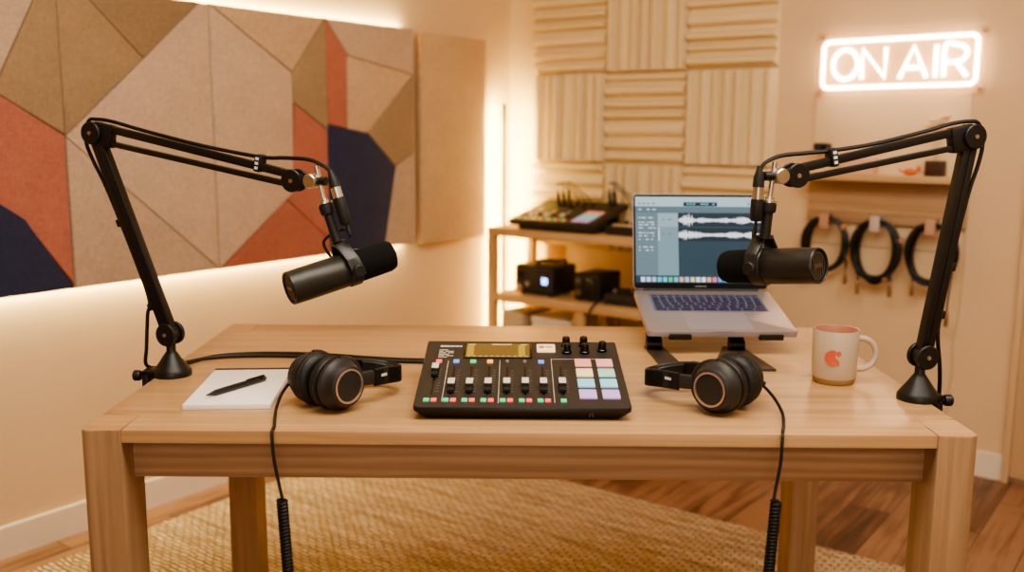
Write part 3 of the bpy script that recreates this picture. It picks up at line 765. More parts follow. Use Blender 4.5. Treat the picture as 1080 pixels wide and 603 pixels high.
for arm, a0 in ((armL, .204), (armR, .196)):
    t, q, h, n, Ew, Kw, d1, p1, d2, p2 = arm
    P = PLv if arm is armL else PRv
    f = .83 if arm is armL else .79
    pos = Ew.lerp(Kw, f) + p2*.0155
    clip_on(arm, pos, d2, p2, .02)
    out = p1 if p1.dot(h) < 0 else -p1
    for k in ((.57, .15) if arm is armL else (.42, .20)):
        rot = Matrix((d1, n, d1.cross(n))).transposed()
        pp = P.lerp(Ew, k) + out*.017
        MB().box(pp, (.014, .016, .010), rot, bev=.002).build('cable_clip', BLK2, t, world=True)

# ------------------------------------------------------------------ microphones
def microphone(A, Bp, ydir, tube0, tube1, label):
    A, Bp = V(A), V(Bp); x = (Bp-A); ln = x.length; x.normalize()
    y = V((0, 0, 1)).cross(x).normalized(); z = x.cross(y)
    C = A + x*(ln*.585)
    t = thing('microphone', label, 'microphone', C)
    r = .0284
    b = MB().lathe([(r-.004, .002), (r-.0015, 0), (r, .002), (r+.0004, .03), (r+.0006, ln*.585), (r-.001, ln*.60)], A, x, 40, caps=False)
    b.lathe([(0, .0045), (r-.004, .0045)], A, x, 40, caps=False)
    b.build('body', MICB, t, 'dark grey metal body', world=True)
    b = MB().lathe([(r-.006, .0042), (r-.006, .003), (r-.0085, .003), (r-.0085, .0042)], A, x, 40, caps=False)
    for k in range(5):
        w = math.sqrt(max(0, (r-.009)**2-((k-2)*.0062)**2))
        b.bar(A+x*.0035+y*((k-2)*.0062)-z*w, A+x*.0035+y*((k-2)*.0062)+z*w, .0028, .002, up=x)
    b.bar(A+x*.0028-y*.012, A+x*.0028+y*.012, .006, .0025, up=x)
    b.build('end_grille', GRILL, t, 'silver grey slotted end grille', world=True)
    wl = ln*.415
    b = MB().lathe([(r-.0015, ln*.60), (r-.0005, ln*.615), (r-.0008, ln*.80), (r-.0012, ln*.94), (r-.004, ln*.985), (r-.010, ln), (r-.018, ln*1.004), (0, ln*1.005)], A, x, 40, caps=False)
    b.build('windscreen', FOAMB, t, 'black foam windscreen', world=True)
    # yoke
    yd = V(ydir).normalized()
    ym = MB()
    ym.lathe([(r+.0007, -.011), (r+.0028, -.009), (r+.0028, .009), (r+.0007, .011)], C, x, 40, caps=False)
    tp = C + yd*.048
    for s in (-1, 1):
        p0 = C + y*(s*(r+.0055)); p1 = C + y*(s*(r+.0055)) + yd*.022; p2 = tp + y*(s*.011)
        side = yd.cross(y).normalized()
        ym.bar(p0-yd*.010, p1, .022, .0045, up=y, bev=.001)
        ym.bar(p1-yd*.001, p2, .021, .0045, up=y, bev=.001)
    ym.bar(tp-y*.014, tp+y*.014, .022, .006, up=yd, bev=.001)
    ym.build('yoke', plain('yoke_grey', '#2b2a28', .35), t, 'dark grey yoke bracket', world=True)
    for s in (-1, 1):
        MB().lathe([(.011, 0), (.011, .004), (.009, .006)], C+y*(s*(r+.0072)), y*s, 22).build('yoke_knob', BLK2, t, world=True)
    t0, t1 = V(tube0), V(tube1)
    d = (t1-t0).normalized()
    MB().lathe([(.0085, 0), (.0085, (t1-t0).length*.72), (.0115, (t1-t0).length*.74), (.0125, (t1-t0).length*.80), (.0125, (t1-t0).length*.97), (.011, (t1-t0).length)], t0, d, 24).build('mount_tube', BLK2, t, world=True)
    MB().lathe([(.006, 0), (.013, .0005), (.013, .004), (.008, .0045), (.007, .010)], t1, d, 22).build('mount_ring', SILV, t, 'silver ring', world=True)
    return t, C, x, y, z, tp
qL, qR = armL[1], armR[1]
mL = microphone((-.398, .178, .939), (-.237, .277, .985), (-.42, .0, .90), qL(.348, .184), qL(.3265, .247), 'black broadcast microphone hanging from the left boom arm, tilted')
mR = microphone((.448, .077, .9975), (.327, .202, .9775), (.0, .0, 1), qR(.3065, .207), qR(.302, .264), 'black broadcast microphone hanging from the right boom arm, before the laptop')
def mic_cable(arm, mic, top, clipf, xl, floorpts, label, tail):
    t, q, h, n, Ew, Kw, d1, p1, d2, p2 = arm
    P = PLv if arm is armL else PRv
    ct = thing('microphone_cable', label, 'cable', q(*xl[2]))
    out = p1 if p1.dot(h) < 0 else -p1
    pts = [q(*xl[0])]
    pts += [q(*c) for c in top]
    pts += [Ew.lerp(Kw, clipf)+p2*.0262, Ew.lerp(Kw, .55)+p2*.0222, Ew.lerp(Kw, .25)+p2*.0245, Ew+p2*.0275+d2*.035, Ew+p2*.0252, Ew-d2*.018+p2*.018, Ew+out*.026-d1*.004, Ew+out*.027-d1*.04, P.lerp(Ew, .75)+out*.020, P.lerp(Ew, .5)+out*.0165, P.lerp(Ew, .2)+out*.017]
    pts += floorpts
    MB().tube(pts, .0034, 8, 6).build('cable', RUB, ct, world=True)
    a, b_, c, e = [q(*k) for k in xl]
    d = (e-a).normalized()
    l1, l2, l3 = (b_-a).length, (c-a).length, (e-a).length
    MB().lathe([(.0035, -.010), (.0055, -.002), (.0085, l1*.35), (.0092, l1)], a, d, 18).build('connector_boot', BLK2, ct, world=True)
    MB().lathe([(.0088, l1), (.0088, l2)], a, d, 20).build('connector_shell', SILV, ct, 'silver connector shell', world=True)
    MB().lathe([(.0098, l2), (.0102, l2+.004), (.0102, l3-.004), (.008, l3)], a, d, 20).build('connector_socket', BLK2, ct, world=True)
    MB().tube([e, e+d*.02] + tail, .0026, 8, 6).build('lead', RUB, ct, world=True)
CL_, xL_, yL_ = mL[1], mL[2], mL[3]
offn = armL[3]*-.0  # connectors hang in the plane of the arm
mic_cable(armL, mL, [(.337, .303), (.322, .313), (.296, .322), (.25, .324)], .83, [(.340, .296), (.349, .277), (.355, .260), (.366, .214)],
          [V((-.700, .348, .86)), V((-.704, .345, .80)), V((-.708, .350, .765)), V((-.690, .372, .7545)), V((-.668, .40, .7545)), V((-.62, .455, .755)), V((-.54, .475, .7545)), V((-.42, .47, .7545)), V((-.30, .445, .7545)), V((-.22, .435, .7545)), V((-.16, .425, .758)), V((-.13, .40, .77)), V((-.13, .345, .775))],
          'black microphone cable running down the left boom arm and across the desk', [CL_+V((-.012, .01, .066)), CL_+V((-.040, .02, .046))+xL_*-.01, CL_-xL_*.035+V((0, .03, .015))])
CR_, xR_, yR_ = mR[1], mR[2], mR[3]
mic_cable(armR, mR, [(.316, .322), (.306, .330), (.283, .338), (.241, .342)], .79, [(.321, .312), (.3225, .289), (.3225, .270), (.323, .235)],
          [V((.695, .205, .86)), V((.706, .212, .80)), V((.7125, .222, .74)), V((.716, .235, .60)), V((.716, .25, .3)), V((.716, .27, .02))],
          'black microphone cable running down the right boom arm', [CR_+V((-.016, .0, .060)), CR_+V((-.018, -.004, .03))+yR_*.0, CR_+xR_*.01+V((-.02, -.006, .01))])
o = MB().tube([(-.664, .372, .7545), (-.655, .40, .755), (-.615, .47, .7545), (-.53, .497, .7545), (-.42, .492, .7545), (-.30, .462, .7545), (-.22, .450, .7545), (-.15, .44, .758), (-.115, .41, .77), (-.112, .345, .775)], .0034, 8, 6).build('audio_cable', RUB)
tag(o, 'second black cable lying along the desk behind the left headphones', 'cable')

# ------------------------------------------------------------------ mixing console on the desk
t = thing('mixing_console', 'black podcast mixing console with faders and pastel pads on the desk centre', 'mixer', (-.0095, .063, TZ))
CB = plain('console_top_grey', '#2f2b28', .5, noise=.04, bump=.05, bscale=900)
CSIDE = plain('console_side_black', '#121110', .4)
MT = Matrix.Translation((0, 0, .0195)) @ Matrix.Rotation(R(9.0), 4, 'X')     # top plane: x across, y back, 0 at the front edge
b = MB(); TOPQ = []
def rr(w0, w1, d0, d1, r=.008):
    return [(-w0+r*.3, d0+r*.3), (-w0+r, d0), (w0-r, d0), (w0-r*.3, d0+r*.3), (w0, d0+r), (w1, d1-r*.3), (w1-r*.3, d1), (-w1+r*.3, d1), (-w1, d1-r*.3), (-w0, d0+r)]
topP = [MT @ V((x, y, 0)) for x, y in rr(.1725, .1725, 0, .285)]
top2 = [MT @ V((x*.993, y+.001 if y < .1 else y-.001, .0018)) for x, y in rr(.1725, .1725, 0, .285)]
mid = [V((p.x, p.y, p.z-.005)) for p in topP]
bot = [V((p.x*.905, -.004+p.y*.97 if p.y > .1 else -.004+p.y*.5, .0015)) for p in topP]
bot = [V((p.x*.90, (p.y+.010 if p.y < .1 else p.y-.006), .0012)) for p in topP]
def ring(P): return [b.bm.verts.new(p) for p in P]
rg = [ring(bot), ring(mid), ring(topP), ring(top2)]
for p, s in zip(rg, rg[1:]):
    for i in range(len(p)): b.bm.faces.new((p[i], p[(i+1) % len(p)], s[(i+1) % len(p)], s[i]))
b.bm.faces.new(list(reversed(rg[0]))); ft = b.bm.faces.new(rg[-1]); ft.material_index = 1
for f in b.bm.faces:
    if f is not ft: f.material_index = 0
b.build('body', [CSIDE, CB], t, smooth=25)
ZT = .0018
def on_top(): q_ = MB(); q_.M = MT; return q_
SCRM = glow('console_screen', (.50, .25, .03, 1), .42)
on_top().box((-.043, .2365, ZT+.0008), (.122, .070, .0016), bev=.0005).build('screen_frame', BLKG, t)
q_ = on_top(); q_.box((-.043, .2365, ZT+.0017), (.114, .064, .0004)); scr = q_.build('screen', SCRM, t, 'glowing amber screen')
q_ = on_top()
q_.box((-.090, .2635, ZT+.0021), (.012, .0035, .0003)).box((-.036, .2635, ZT+.0021), (.036, .0035, .0003)).box((.004, .2635, ZT+.0021), (.012, .0035, .0003))
for k in range(11): q_.box((-.094+.0102*k, .2085, ZT+.0021), (.005, .002, .0003))
q_.build('screen_readout', glow('screen_text', (1, .72, .3, 1), .9), t)
METM = glow('screen_meter', (.75, .48, .03, 1), .7)
for x in (0, -.092):
    q_ = on_top(); q_.box((x, .235, ZT+.0020), (.012, .05, .0003)); q_.build('level_meter', METM, t)
PRN = plain('white_print', '#cfc9c0', .6)
q_ = on_top()
x = -.148
for w in (.006, .005, .006, .004, .005, .003, .004, .003, .004):
    q_.box((x+w/2-.0, .2585, ZT+.0002), (w-.001, .0075 if w > .0035 else .006, .0004)); x += w
for k, ws in enumerate(((.018,), (.010, .016), (.014, .012), (.020,), (.012, .015), (.016,))):
    x = -.148
    for w in ws:
        for j in range(int(w/.0026)):
            q_.box((x+.0011, .2405-.0068*k, ZT+.0002), (.0019, .0032, .0004)); x += .0026
        x += .003
q_.build('brand_print', PRN, t, 'small white printed lettering')
q_ = on_top()
for x0, y0, x1, y1 in ((-.1287, .022, -.1287, .189), (-.0385, .017, -.0385, .192), (.0515, .020, .0515, .200), (.0509, .2, .148, .2015)):
    q_.bar((x0, y0, ZT+.0002), (x1, y1, ZT+.0002), .0009, .0004)
q_.build('divider_lines', PRN, t, 'thin white divider lines')
FX = [(-.1475, .142), (-.1165, .078), (-.0865, .0785), (-.0562, .0795), (-.0255, .0805), (.005, .0815), (.0350, .0815), (.0660, .0825)]
for i, (x, y) in enumerate(FX):
    f = on_top(); y0, y1 = .049, .165
    f.box((x, (y0+y1)/2, ZT+.0002), (.0032, y1-y0, .0005)); fo = f.build('fader_slot', BLKG, t)
    f = on_top(); f.box((x, y, ZT+.006), (.0125, .0235, .010), bev=.002).box((x, y-.019, ZT+.004), (.0115, .014, .007), bev=.001); 
    fo = f.build('fader', BLK2, t)
    f = on_top(); f.box((x, y, ZT+.0116), (.0118, .021, .002), bev=.0008).build('fader_cap', plain('fader_cap_white', '#d9d3c9', .4), fo, 'white fader cap')
    f = on_top()
    for k in range(9): f.box((x+.0085, y0+.012+k*.011, ZT+.0002), (.0042 if k % 2 else .006, .0007, .0003))
    f.build('fader_scale', plain('scale_print', '#8c857c', .6), t)
TB = [(-.145, 'red'), (-.1146, 'blue'), (-.0852, 'green'), (-.0557, 'orange'), (-.0254, 'dim'), (.0049, 'dim'), (.0335, 'violet')]
for x, c in TB:
    f = on_top()
    if c == 'dim': f.lathe([(.003, 0), (.003, .003), (.002, .004)], (x, .1855, ZT), (0, 0, 1), 12).build('button', BTN[c], t, 'small unlit button')
    else: f.box((x, .1855, ZT+.001), (.0105, .0135, .003), bev=.001).build('button', BTN[c], t, c+' lit button')
for i, (x, y) in enumerate(FX):
    for dx, c in ((-.006, 'green'), (.0058, 'red')):
        if i == 7:
            if c == 'red': continue
            dx = 0
        f = on_top(); f.box((x+dx, .026, ZT+.001), (.0095, .0115, .003), bev=.001).build('button', BTN[c], t, c+' lit button')
f = on_top(); f.box((.0437, .2475, ZT+.0015), (.0335, .036, .004), bev=.002).build('button', padmat('button_cream', '#f4d0a6', .5), t, 'large cream button')
f = on_top(); f.box((.036, .249, ZT+.0037), (.009, .009, .0003)).box((.049, .249, ZT+.0037), (.013, .0045, .0003)); f.build('button_print', plain('print_rust', '#b0643c', .6), t)
for x, y in ((.0805, .262), (.0805, .230), (.1125, .263), (.1125, .231), (.1445, .240)):
    f = on_top(); f.lathe([(.0088, 0), (.0088, .004), (.0075, .005), (.0070, .0165), (.006, .018), (0, .018)], (x, y, ZT), (0, 0, 1), 20, caps=False)
    kb = f.build('knob', BLKG, t)
PC = [['pink', 'rose'], ['cream', 'mint'], ['blue', 'sky'], ['lilac', 'violet']]
for r_ in range(4):
    for c_ in range(2):
        f = on_top(); x = (.1062, .1435)[c_]; y = (.1800, .1366, .0934, .0495)[r_]
        f.box((x, y, ZT+.0015), (.0285, .0325, .0045), bev=.0015).build('pad', PADS[PC[r_][c_]], t, {'pink': 'coral pink', 'rose': 'pale rose', 'cream': 'cream', 'mint': 'mint green', 'blue': 'sky blue', 'sky': 'pale blue', 'lilac': 'lilac', 'violet': 'pale violet'}[PC[r_][c_]]+' pad')
b = MB()
b.tube([(.1085-.0028*math.cos(R(a)), -.0008-.0004, .0098+.0036*math.sin(R(a))) for a in range(-10, 191, 20)], .0003, 6, 2)
b.box((.1057, -.0012, .0088), (.0009, .0008, .0028)).box((.1113, -.0012, .0088), (.0009, .0008, .0028))
b.build('headphone_mark', plain('dim_print', '#6a645c', .6), t, 'small printed headphone symbol')

# ------------------------------------------------------------------ headphones
def headphones(loc, ang, flip, label, cordpts, coil0, coil1, curl):
    """local: x = towards the headband, -y*flip = outer face of the near cup"""
    t = thing('headphones', label, 'headphones', loc, ang)
    F = flip
    zc = .0445
    for s in (-1, 1):                     # s=-1 near cup (towards the viewer), s=+1 far cup
        yd = V((0, s*F, 0)); c = V((0, s*F*.007, zc))
        cup = MB().lathe([(.0, .020), (.040, .020), (.0425, .024), (.0425, .031), (.040, .034), (.0365, .038), (.0355, .046), (.0335, .0505), (.030, .0525), (.0285, .0520), (.0285, .0505), (0, .0505)], c, yd, 44, caps=False).build('ear_cup', CHAR, t, 'near ear cup' if s < 0 else 'far ear cup')
        MB().lathe([(.0285, .0512), (.0285, .0532), (.0255, .0536), (.0250, .0512)], c, yd, 44, caps=False).build('ring', BRASS, cup, 'pale copper ring')
        MB().lathe([(.0248, .0505), (.0248, .0516), (.0225, .0520), (0, .0514)], c, yd, 40, caps=False).build('cap_disc', CHAR, cup)
        b = MB().lathe([(.024, -.0015), (.034, -.002), (.0405, .001), (.0438, .006), (.0435, .0095), (.0415, .0108), (.0440, .0125), (.0445, .017), (.0425, .0205), (.0, .0205)], c, yd, 44, caps=False)
        b.build('ear_pad', LEATH, cup, 'black padded cushion')
        # fork yoke between the cup and the headband
        b = MB()
        P = []
        for k in range(-6, 7):
            a = R(k*15)
            P.append(V((.0445*math.cos(a)+.002, s*F*.034, zc+.0445*math.sin(a)*.93)))
        b.tube(P, .0042, 8, 3)
        b.bar(V((.044, s*F*.036, zc)), V((.074, s*F*.043, zc-.001)), .010, .024, up=(0, 0, 1), bev=.003)
        b.build('yoke', CHAR, t)
    # headband: a flattened U lying on edge
    def band(rx, ry, x0, z0, hgt, th, m, name, a0=0, a1=180, lab=None, par=None):
        b = MB(); rows = []
        for k in range(25):
            a = R(a0+(a1-a0)*k/24)
            cx, cy = math.sin(a), math.cos(a)
            sgn = 1 if cy >= 0 else -1
            x = x0+rx*cx; y = ry*sgn*(abs(cy)**.85)
            zz = z0-(.013*(cx**2))
            nx, ny = cx/rx, cy/ry; l = math.hypot(nx, ny); nx, ny = nx/l, ny/l
            rows.append([(x-nx*th/2, y-ny*th/2, zz-hgt/2+.002), (x-nx*th/2, y-ny*th/2, zz+hgt/2-.002), (x-nx*th/2+nx*.002, y-ny*th/2+ny*.002, zz+hgt/2), (x+nx*th/2-nx*.002, y+ny*th/2-ny*.002, zz+hgt/2), (x+nx*th/2, y+ny*th/2, zz+hgt/2-.002), (x+nx*th/2, y+ny*th/2, zz-hgt/2+.002), (x+nx*th/2-nx*.002, y+ny*th/2-ny*.002, zz-hgt/2), (x-nx*th/2+nx*.002, y-ny*th/2+ny*.002, zz-hgt/2), (x-nx*th/2, y-ny*th/2, zz-hgt/2+.002)])
        b.grid(rows)
        b.bm.verts.ensure_lookup_table()
        bmesh.ops.remove_doubles(b.bm, verts=b.bm.verts[:], dist=1e-6)
        bmesh.ops.holes_fill(b.bm, edges=[e for e in b.bm.edges if e.is_boundary], sides=0)
        return b.build(name, m, par or t, lab)
    hb = band(.088, .045, .066, zc-.001, .030, .006, LEATH, 'headband')
    band(.079, .036, .067, zc-.001, .026, .010, LEATH, 'headband_padding', 28, 152, 'soft inner padding', hb)
    for s in (-1, 1): MB().box((.084, s*.0450, zc-.001), (.026, .004, .028), bev=.001).build('slider', CHAR, t)
    b = MB()
    for k in range(6): b.box((.080+.0022*k, -F*.0473, zc+.001), (.0015, .0008, .004+.001*(k % 2)))
    b.build('slider_print', WHITEP, t, 'tiny white print on the slider')
    # cord: from the far cup over the front edge, then a coil
    MB().tube(cordpts, .0026, 8, 6).build('cord', RUB, t, world=True)
    cp = V(cordpts[0]); cd = (V(cordpts[1])-cp).normalized()
    MB().lathe([(.0055, -.006), (.0055, .010), (.004, .018), (.003, .026)], cp, cd, 12).build('cord_boot', RUB, t, world=True)
    a, e = V(coil0), V(coil1); n_ = 46; P = []
    ax = (e-a).normalized(); u = ax.orthogonal().normalized(); w = ax.cross(u)
    for k in range(n_*10+1):
        th = 2*math.pi*k/10
        P.append(a.lerp(e, k/(n_*10)) + (u*math.cos(th)+w*math.sin(th))*.0062)
    b = MB().tube(P, .0030, 6, 1, smooth=False); b.cyl(a, e, .0048, n=8)
    b.build('coiled_cord', RUB, t, 'tightly coiled cord section', world=True)
    MB().tube([e, e+V((0, 0, -.02)), e+V((curl*.004, 0, -.05))], .0026, 8).lathe([(.004, 0), (.004, .02), (.0018, .022), (.0018, .034)], e+V((curl*.004, 0, -.05)), (0, 0, -1), 12).build('jack_plug', RUB, t, world=True)
    return t
angL = R(50)
headphones((-.332, .137, TZ), angL, 1, 'black headphones lying left of the console, headband pointing right', 
  [(-.378, .181, .794), (-.390, .170, .790), (-.402, .138, .776), (-.404, .10, .7615), (-.397, .055, .7535), (-.388, .015, .7535), (-.3865, -.003, .7525), (-.386, -.0085, .742), (-.383, -.012, .71), (-.376, -.016, .675), (-.3705, -.02, .652)], (-.371, -.02, .650), (-.358, -.024, .40), 1)
angR = R(180-42)
headphones((.328, .137, TZ), angR, -1, 'black headphones lying right of the console, headband pointing left',
  [(.373, .172, .792), (.384, .165, .790), (.400, .135, .775), (.405, .09, .7600), (.396, .045, .7535), (.386, .012, .7535), (.3815, -.003, .7525), (.380, -.0085, .742), (.378, -.012, .71), (.372, -.016, .675), (.3685, -.02, .656)], (.372, -.02, .654), (.358, -.024, .40), -1)

# ------------------------------------------------------------------ notepad, pen, mug
t = thing('notepad', 'white paper notepad with dark binding strip on the desk left side', 'notepad', (-.4985, .232, TZ), R(4.3))
MB().box((0, -.003, .0048), (.141, .232, .0090), bev=.0008).build('pages', PAPER, t)
MB().box((0, .1165, .0050), (.142, .012, .0100), bev=.001).build('binding', plain('binding_dark', '#3a2e2a', .6), t, 'dark binding strip')
pa, pb = V((-.533, .146, .7648)), V((-.464, .265, .7648)); pd = (pb-pa).normalized()
t = thing('pen', 'black ballpoint pen lying diagonally on the white notepad', 'pen', pa)
MB().lathe([(.0006, 0), (.0012, .003), (.0034, .014), (.0046, .020), (.0050, .05), (.0050, .118), (.0044, .121)], pa, pd, 18).build('barrel', plain('pen_black', '#1d1b1c', .4), t, world=True)
MB().lathe([(.0048, .121), (.0048, .134), (.003, .137)], pa, pd, 18).build('cap_end', BLKG, t, world=True)
MB().bar(pa+pd*.092+V((0, 0, .0058)), pa+pd*.134+V((0, 0, .0058)), .004, .0014, bev=.0005).build('clip', CHAR, t, world=True)

t = thing('mug', 'cream ceramic coffee mug with coral inside and logo on the desk right side', 'mug', (.562, .322, TZ))
MUGC = plain('cream_glaze', '#c6b49e', .35, noise=.03, nscale=300); 
MB().lathe([(.0, .0105), (.0375, .0105), (.0392, .016), (.0402, .05), (.0408, .096), (.0400, .0985), (.0388, .0975), (.0380, .096), (.0378, .05), (.036, .016), (.0, .014)], n=48, caps=False).build('body', MUGC, t)
MB().lathe([(.0, .0), (.034, .0), (.0365, .003), (.0378, .0108), (.0, .0108)], n=48, caps=False).build('base_band', plain('mug_clay', '#a5875f', .7), t, 'unglazed brown base')
MB().lathe([(.0397, .0988), (.0384, .0986), (.0374, .094), (.0372, .05), (.0355, .0165), (.0, .0145)], n=48, caps=False).build('inner_glaze', plain('mug_coral', '#c48a70', .35), t, 'coral glaze inside')
ha = R(-4); hx = V((math.cos(ha), math.sin(ha), 0))
b = MB(); P = []
for k in range(13):
    a = R(90-180*k/12)
    P.append(hx*(.0385+.034*math.cos(a)**.8 if math.cos(a) > 1e-6 else .0385) + V((0, 0, .053+.029*math.sin(a))))
b.tube(P, .0055, 10, 4); b.build('handle', MUGC, t)
LOG = plain('logo_coral', '#d8664c', .5)
def on_mug(poly, name, lab):
    b = MB(); c0 = R(-113); r0 = .0412
    bm = b.bm; vs = []
    for x, z in poly:
        th = c0 + x/r0; vs.append(bm.verts.new((r0*math.cos(th), r0*math.sin(th), z)))
    c = (sum(p[0] for p in poly)/len(poly), sum(p[1] for p in poly)/len(poly)); th = c0+c[0]/r0
    cv = bm.verts.new((r0*math.cos(th), r0*math.sin(th), c[1]))
    for i in range(len(vs)): bm.faces.new((vs[i], vs[(i+1) % len(vs)], cv))
    b.build(name, LOG, t, lab)
zc_ = .052; rl = .0145
poly = []
for k in range(29):
    a = R(82+ k*(278-82+0)/28) if False else R(70 + k*(285-70)/28 + 0)
    poly.append((rl*math.cos(a), zc_+rl*math.sin(a)))
poly += [(.0125, zc_-.0115), (.0105, zc_-.004), (.004, zc_+.001), (.0045, zc_+.008)]
on_mug(poly, 'logo', 'coral rounded logo')
on_mug([(.0098+.0048*math.cos(R(a)), zc_+.0085+.0048*math.sin(R(a))) for a in range(0, 360, 24)], 'logo_dot', 'coral dot of the logo')

# ------------------------------------------------------------------ laptop and stand
lx = .4005
PF = V((lx, .523, .800)); DD = V((0, .252, .042)).normalized(); NN = V((1, 0, 0)).cross(DD)
MD = Matrix(((1, 0, 0, PF.x), (0, DD.y, NN.y, PF.y), (0, DD.z, NN.z, PF.z), (0, 0, 0, 1)))
SPG = plain('space_grey_aluminium', '#a59c9f', .38, metal=.6, noise=.02)
t = thing('laptop', 'open silver laptop showing an audio editor, raised on a black stand', 'laptop', PF)
lw2, dl = .1525, .2555
def dk(): q_ = MB(); q_.M = MD; return q_
def rect(x0, y0, x1, y1, r, n=4):
    return [(x+(x0+x1)/2, y+(y0+y1)/2) for x, y in rrect(x1-x0, y1-y0, r, n)]
dk().prism(rect(-lw2, 0, lw2, dl, .008), .012, Matrix.Translation((0, 0, -.012)), bev=.0015).build('base', SPG, t, world=True)
q_ = dk(); q_.box((0, .0015, -.0006), (.042, .004, .0016)); q_.build('finger_notch', plain('notch_grey', '#8a8288', .4), t, world=True)
KEYB = plain('keyboard_well', '#5d5a7c', .5); KEYC = plain('key_navy_black', '#1d1e38', .45)
q_ = dk(); q_.prism(rect(-.123, .119, .123, .2255, .003), .0004, Matrix.Translation((0, 0, 0))); kb = q_.build('keyboard', KEYB, t, 'dark keyboard', world=True)
q_ = dk()
rowsk = [14, 14, 14, 13, 12, 9]
for r_, nk in enumerate(rowsk):
    y = .2205 - r_*.0176; w = .240/nk
    for k in range(nk):
        ww = w-.0042
        q_.box((-.120+w*(k+.5), y-.004, .0010), (ww, .0132 if r_ else .0080, .0012), bev=.0004, seg=1)
ko = q_.build('keys', KEYC, kb, world=True)
q_ = dk(); q_.prism(rect(-.066, .010, .066, .110, .004), .0003, Matrix.Translation((0, 0, 0))); q_.build('trackpad', plain('trackpad_grey', '#aea5a9', .3, metal=.5), t, world=True)
# lid
H0 = PF + DD*dl + NN*.001
LT = V((lx, .842, 1.056)); LU = V((0, LT.y-H0.y, LT.z-H0.z)); lh = LU.length; LU.normalize(); LN = V((1, 0, 0)).cross(LU)   # LN faces the back or front
if LN.y > 0: LN = -LN
ML = Matrix(((1, 0, 0, lx), (0, LU.y, LN.y, H0.y), (0, LU.z, LN.z, H0.z), (0, 0, 0, 1)))
def ld_(): q_ = MB(); q_.M = ML; return q_
q_ = ld_(); q_.prism(rect(-lw2, .002, lw2, lh, .009), .006, Matrix.Translation((0, 0, -.006))); lid = q_.build('lid', SPG, t, world=True)
q_ = ld_(); q_.prism(rect(-lw2+.001, .003, lw2-.001, lh-.001, .008), .0008); q_.build('bezel', plain('bezel_black', '#060606', .35, spec=.15), lid, 'black screen bezel', world=True)
q_ = ld_(); q_.cyl((-.13, .0, -.002), (.13, .0, -.002), .0045); q_.build('hinge', BLK2, t, world=True)
q_ = ld_(); q_.box((.0, .0085, .0010), (.026, .0022, .0003)); q_.build('name_print', plain('name_print_grey', '#77706c', .5), lid, 'tiny illegible print under the screen', world=True)
# the screen picture, a real flat layout of panes, waveforms and icons
SX0, SX1, SY0, SY1 = -lw2+.0055, lw2-.0055, .0160, lh-.0065
cols = dict(bg='#4d6873', side='#7c929b', head='#8fa8b1', head1='#a9bdc3', bar='#bfd3da', ruler='#6f8891', dark='#1f4353', dark2='#1c3d4e', low='#375866', lcd='#173148', dock='#26556a', white='#f2f6f4', line='#dfe8e8',
  i0='#e6edf2', i1='#d4e2ea', i2='#7fd3cf', i3='#87d0e6', i4='#79cf9f', i5='#f0b7a8', i6='#f3d9b0', i7='#ef8ea0', i8='#6fb4f0', i9='#c8d0d8')
keys_ = list(cols)
SM = [glow('screen_'+k, tuple(v**1.25 for v in lin(c)[:3])+(1,), .95) for k, c in cols.items()]
for m_ in SM: m_.node_tree.nodes['Principled BSDF'].inputs['Specular IOR Level'].default_value = .1
q_ = ld_(); ZP = [.0010]
def pane(k, x0, y0, x1, y1, lay):       # zoomed photo units: x 52..790, y 65..552
    f = lambda x: SX0 + (x-52)/(790-52)*(SX1-SX0); g = lambda y: SY1 - (y-65)/(552-65)*(SY1-SY0)
    q_.mi = keys_.index(k); z = .0010+lay*.00012
    q_.quad([(f(x0), g(y1), z), (f(x1), g(y1), z), (f(x1), g(y0), z), (f(x0), g(y0), z)])
pane('bg', 52, 65, 790, 552, 0)
pane('bar', 52, 65, 790, 120, 1); pane('lcd', 330, 95, 526, 118, 2)
for x in (350, 368, 386, 430, 446, 462, 498): pane('i3', x, 102, x+12, 110, 3)
for x in (70, 95, 120, 150, 700, 730, 760): pane('ruler', x, 100, x+14, 108, 2)
pane('ruler', 52, 120, 790, 156, 1)
for k in range(30): pane('side', 300+k*16, 130, 303+k*16, 146, 2)
pane('side', 52, 156, 180, 510, 1)
rnd = random.Random(11)
for y in (135, 182, 208, 222, 240, 268, 285, 305, 348, 366):
    x = 70
    while x < 165:
        w = rnd.choice((10, 18, 26)); pane('line', x, y, min(x+w, 170), y+6, 2); x += w+rnd.choice((6, 14, 30))
pane('head', 180, 156, 298, 510, 1); pane('head1', 182, 160, 296, 236, 2); pane('white', 184, 240, 190, 314, 2)
for y in (190, 272):
    for x in (208, 238, 250): pane('side', x, y, x+9, y+10, 3)
pane('low', 298, 316, 790, 510, 1); pane('dark', 298, 156, 790, 236, 1); pane('dark2', 298, 240, 790, 316, 1)
for yc in (198, 281):
    n = 164
    for k in range(n):
        x = 300 + k*(488/n)
        env = 7+10*abs(math.sin(k*.09+yc))*abs(math.sin(k*.031+1))
        if 8 < k < 28: env += 12*abs(math.sin(k*.55))
        env *= .6+.7*rnd.random()
        pane('white', x, yc-env, x+488/n*1.05, yc+env, 3)
pane('dock', 52, 512, 790, 552, 1)
ic = ['i0', 'i1', 'i9', 'i2', 'i3', 'i4', 'i2', 'i5', 'i9', 'i6', 'i0', 'white', 'i5', 'i7', 'i8', 'i3', 'i6', 'i5', 'i9', 'i0', 'i1', 'i9']
for k, c in enumerate(ic): pane(c, 80+k*31.5, 519, 104+k*31.5, 546, 2)
scr = q_.build('screen', SM, lid, 'lit display with two white waveforms', world=True, smooth=0)
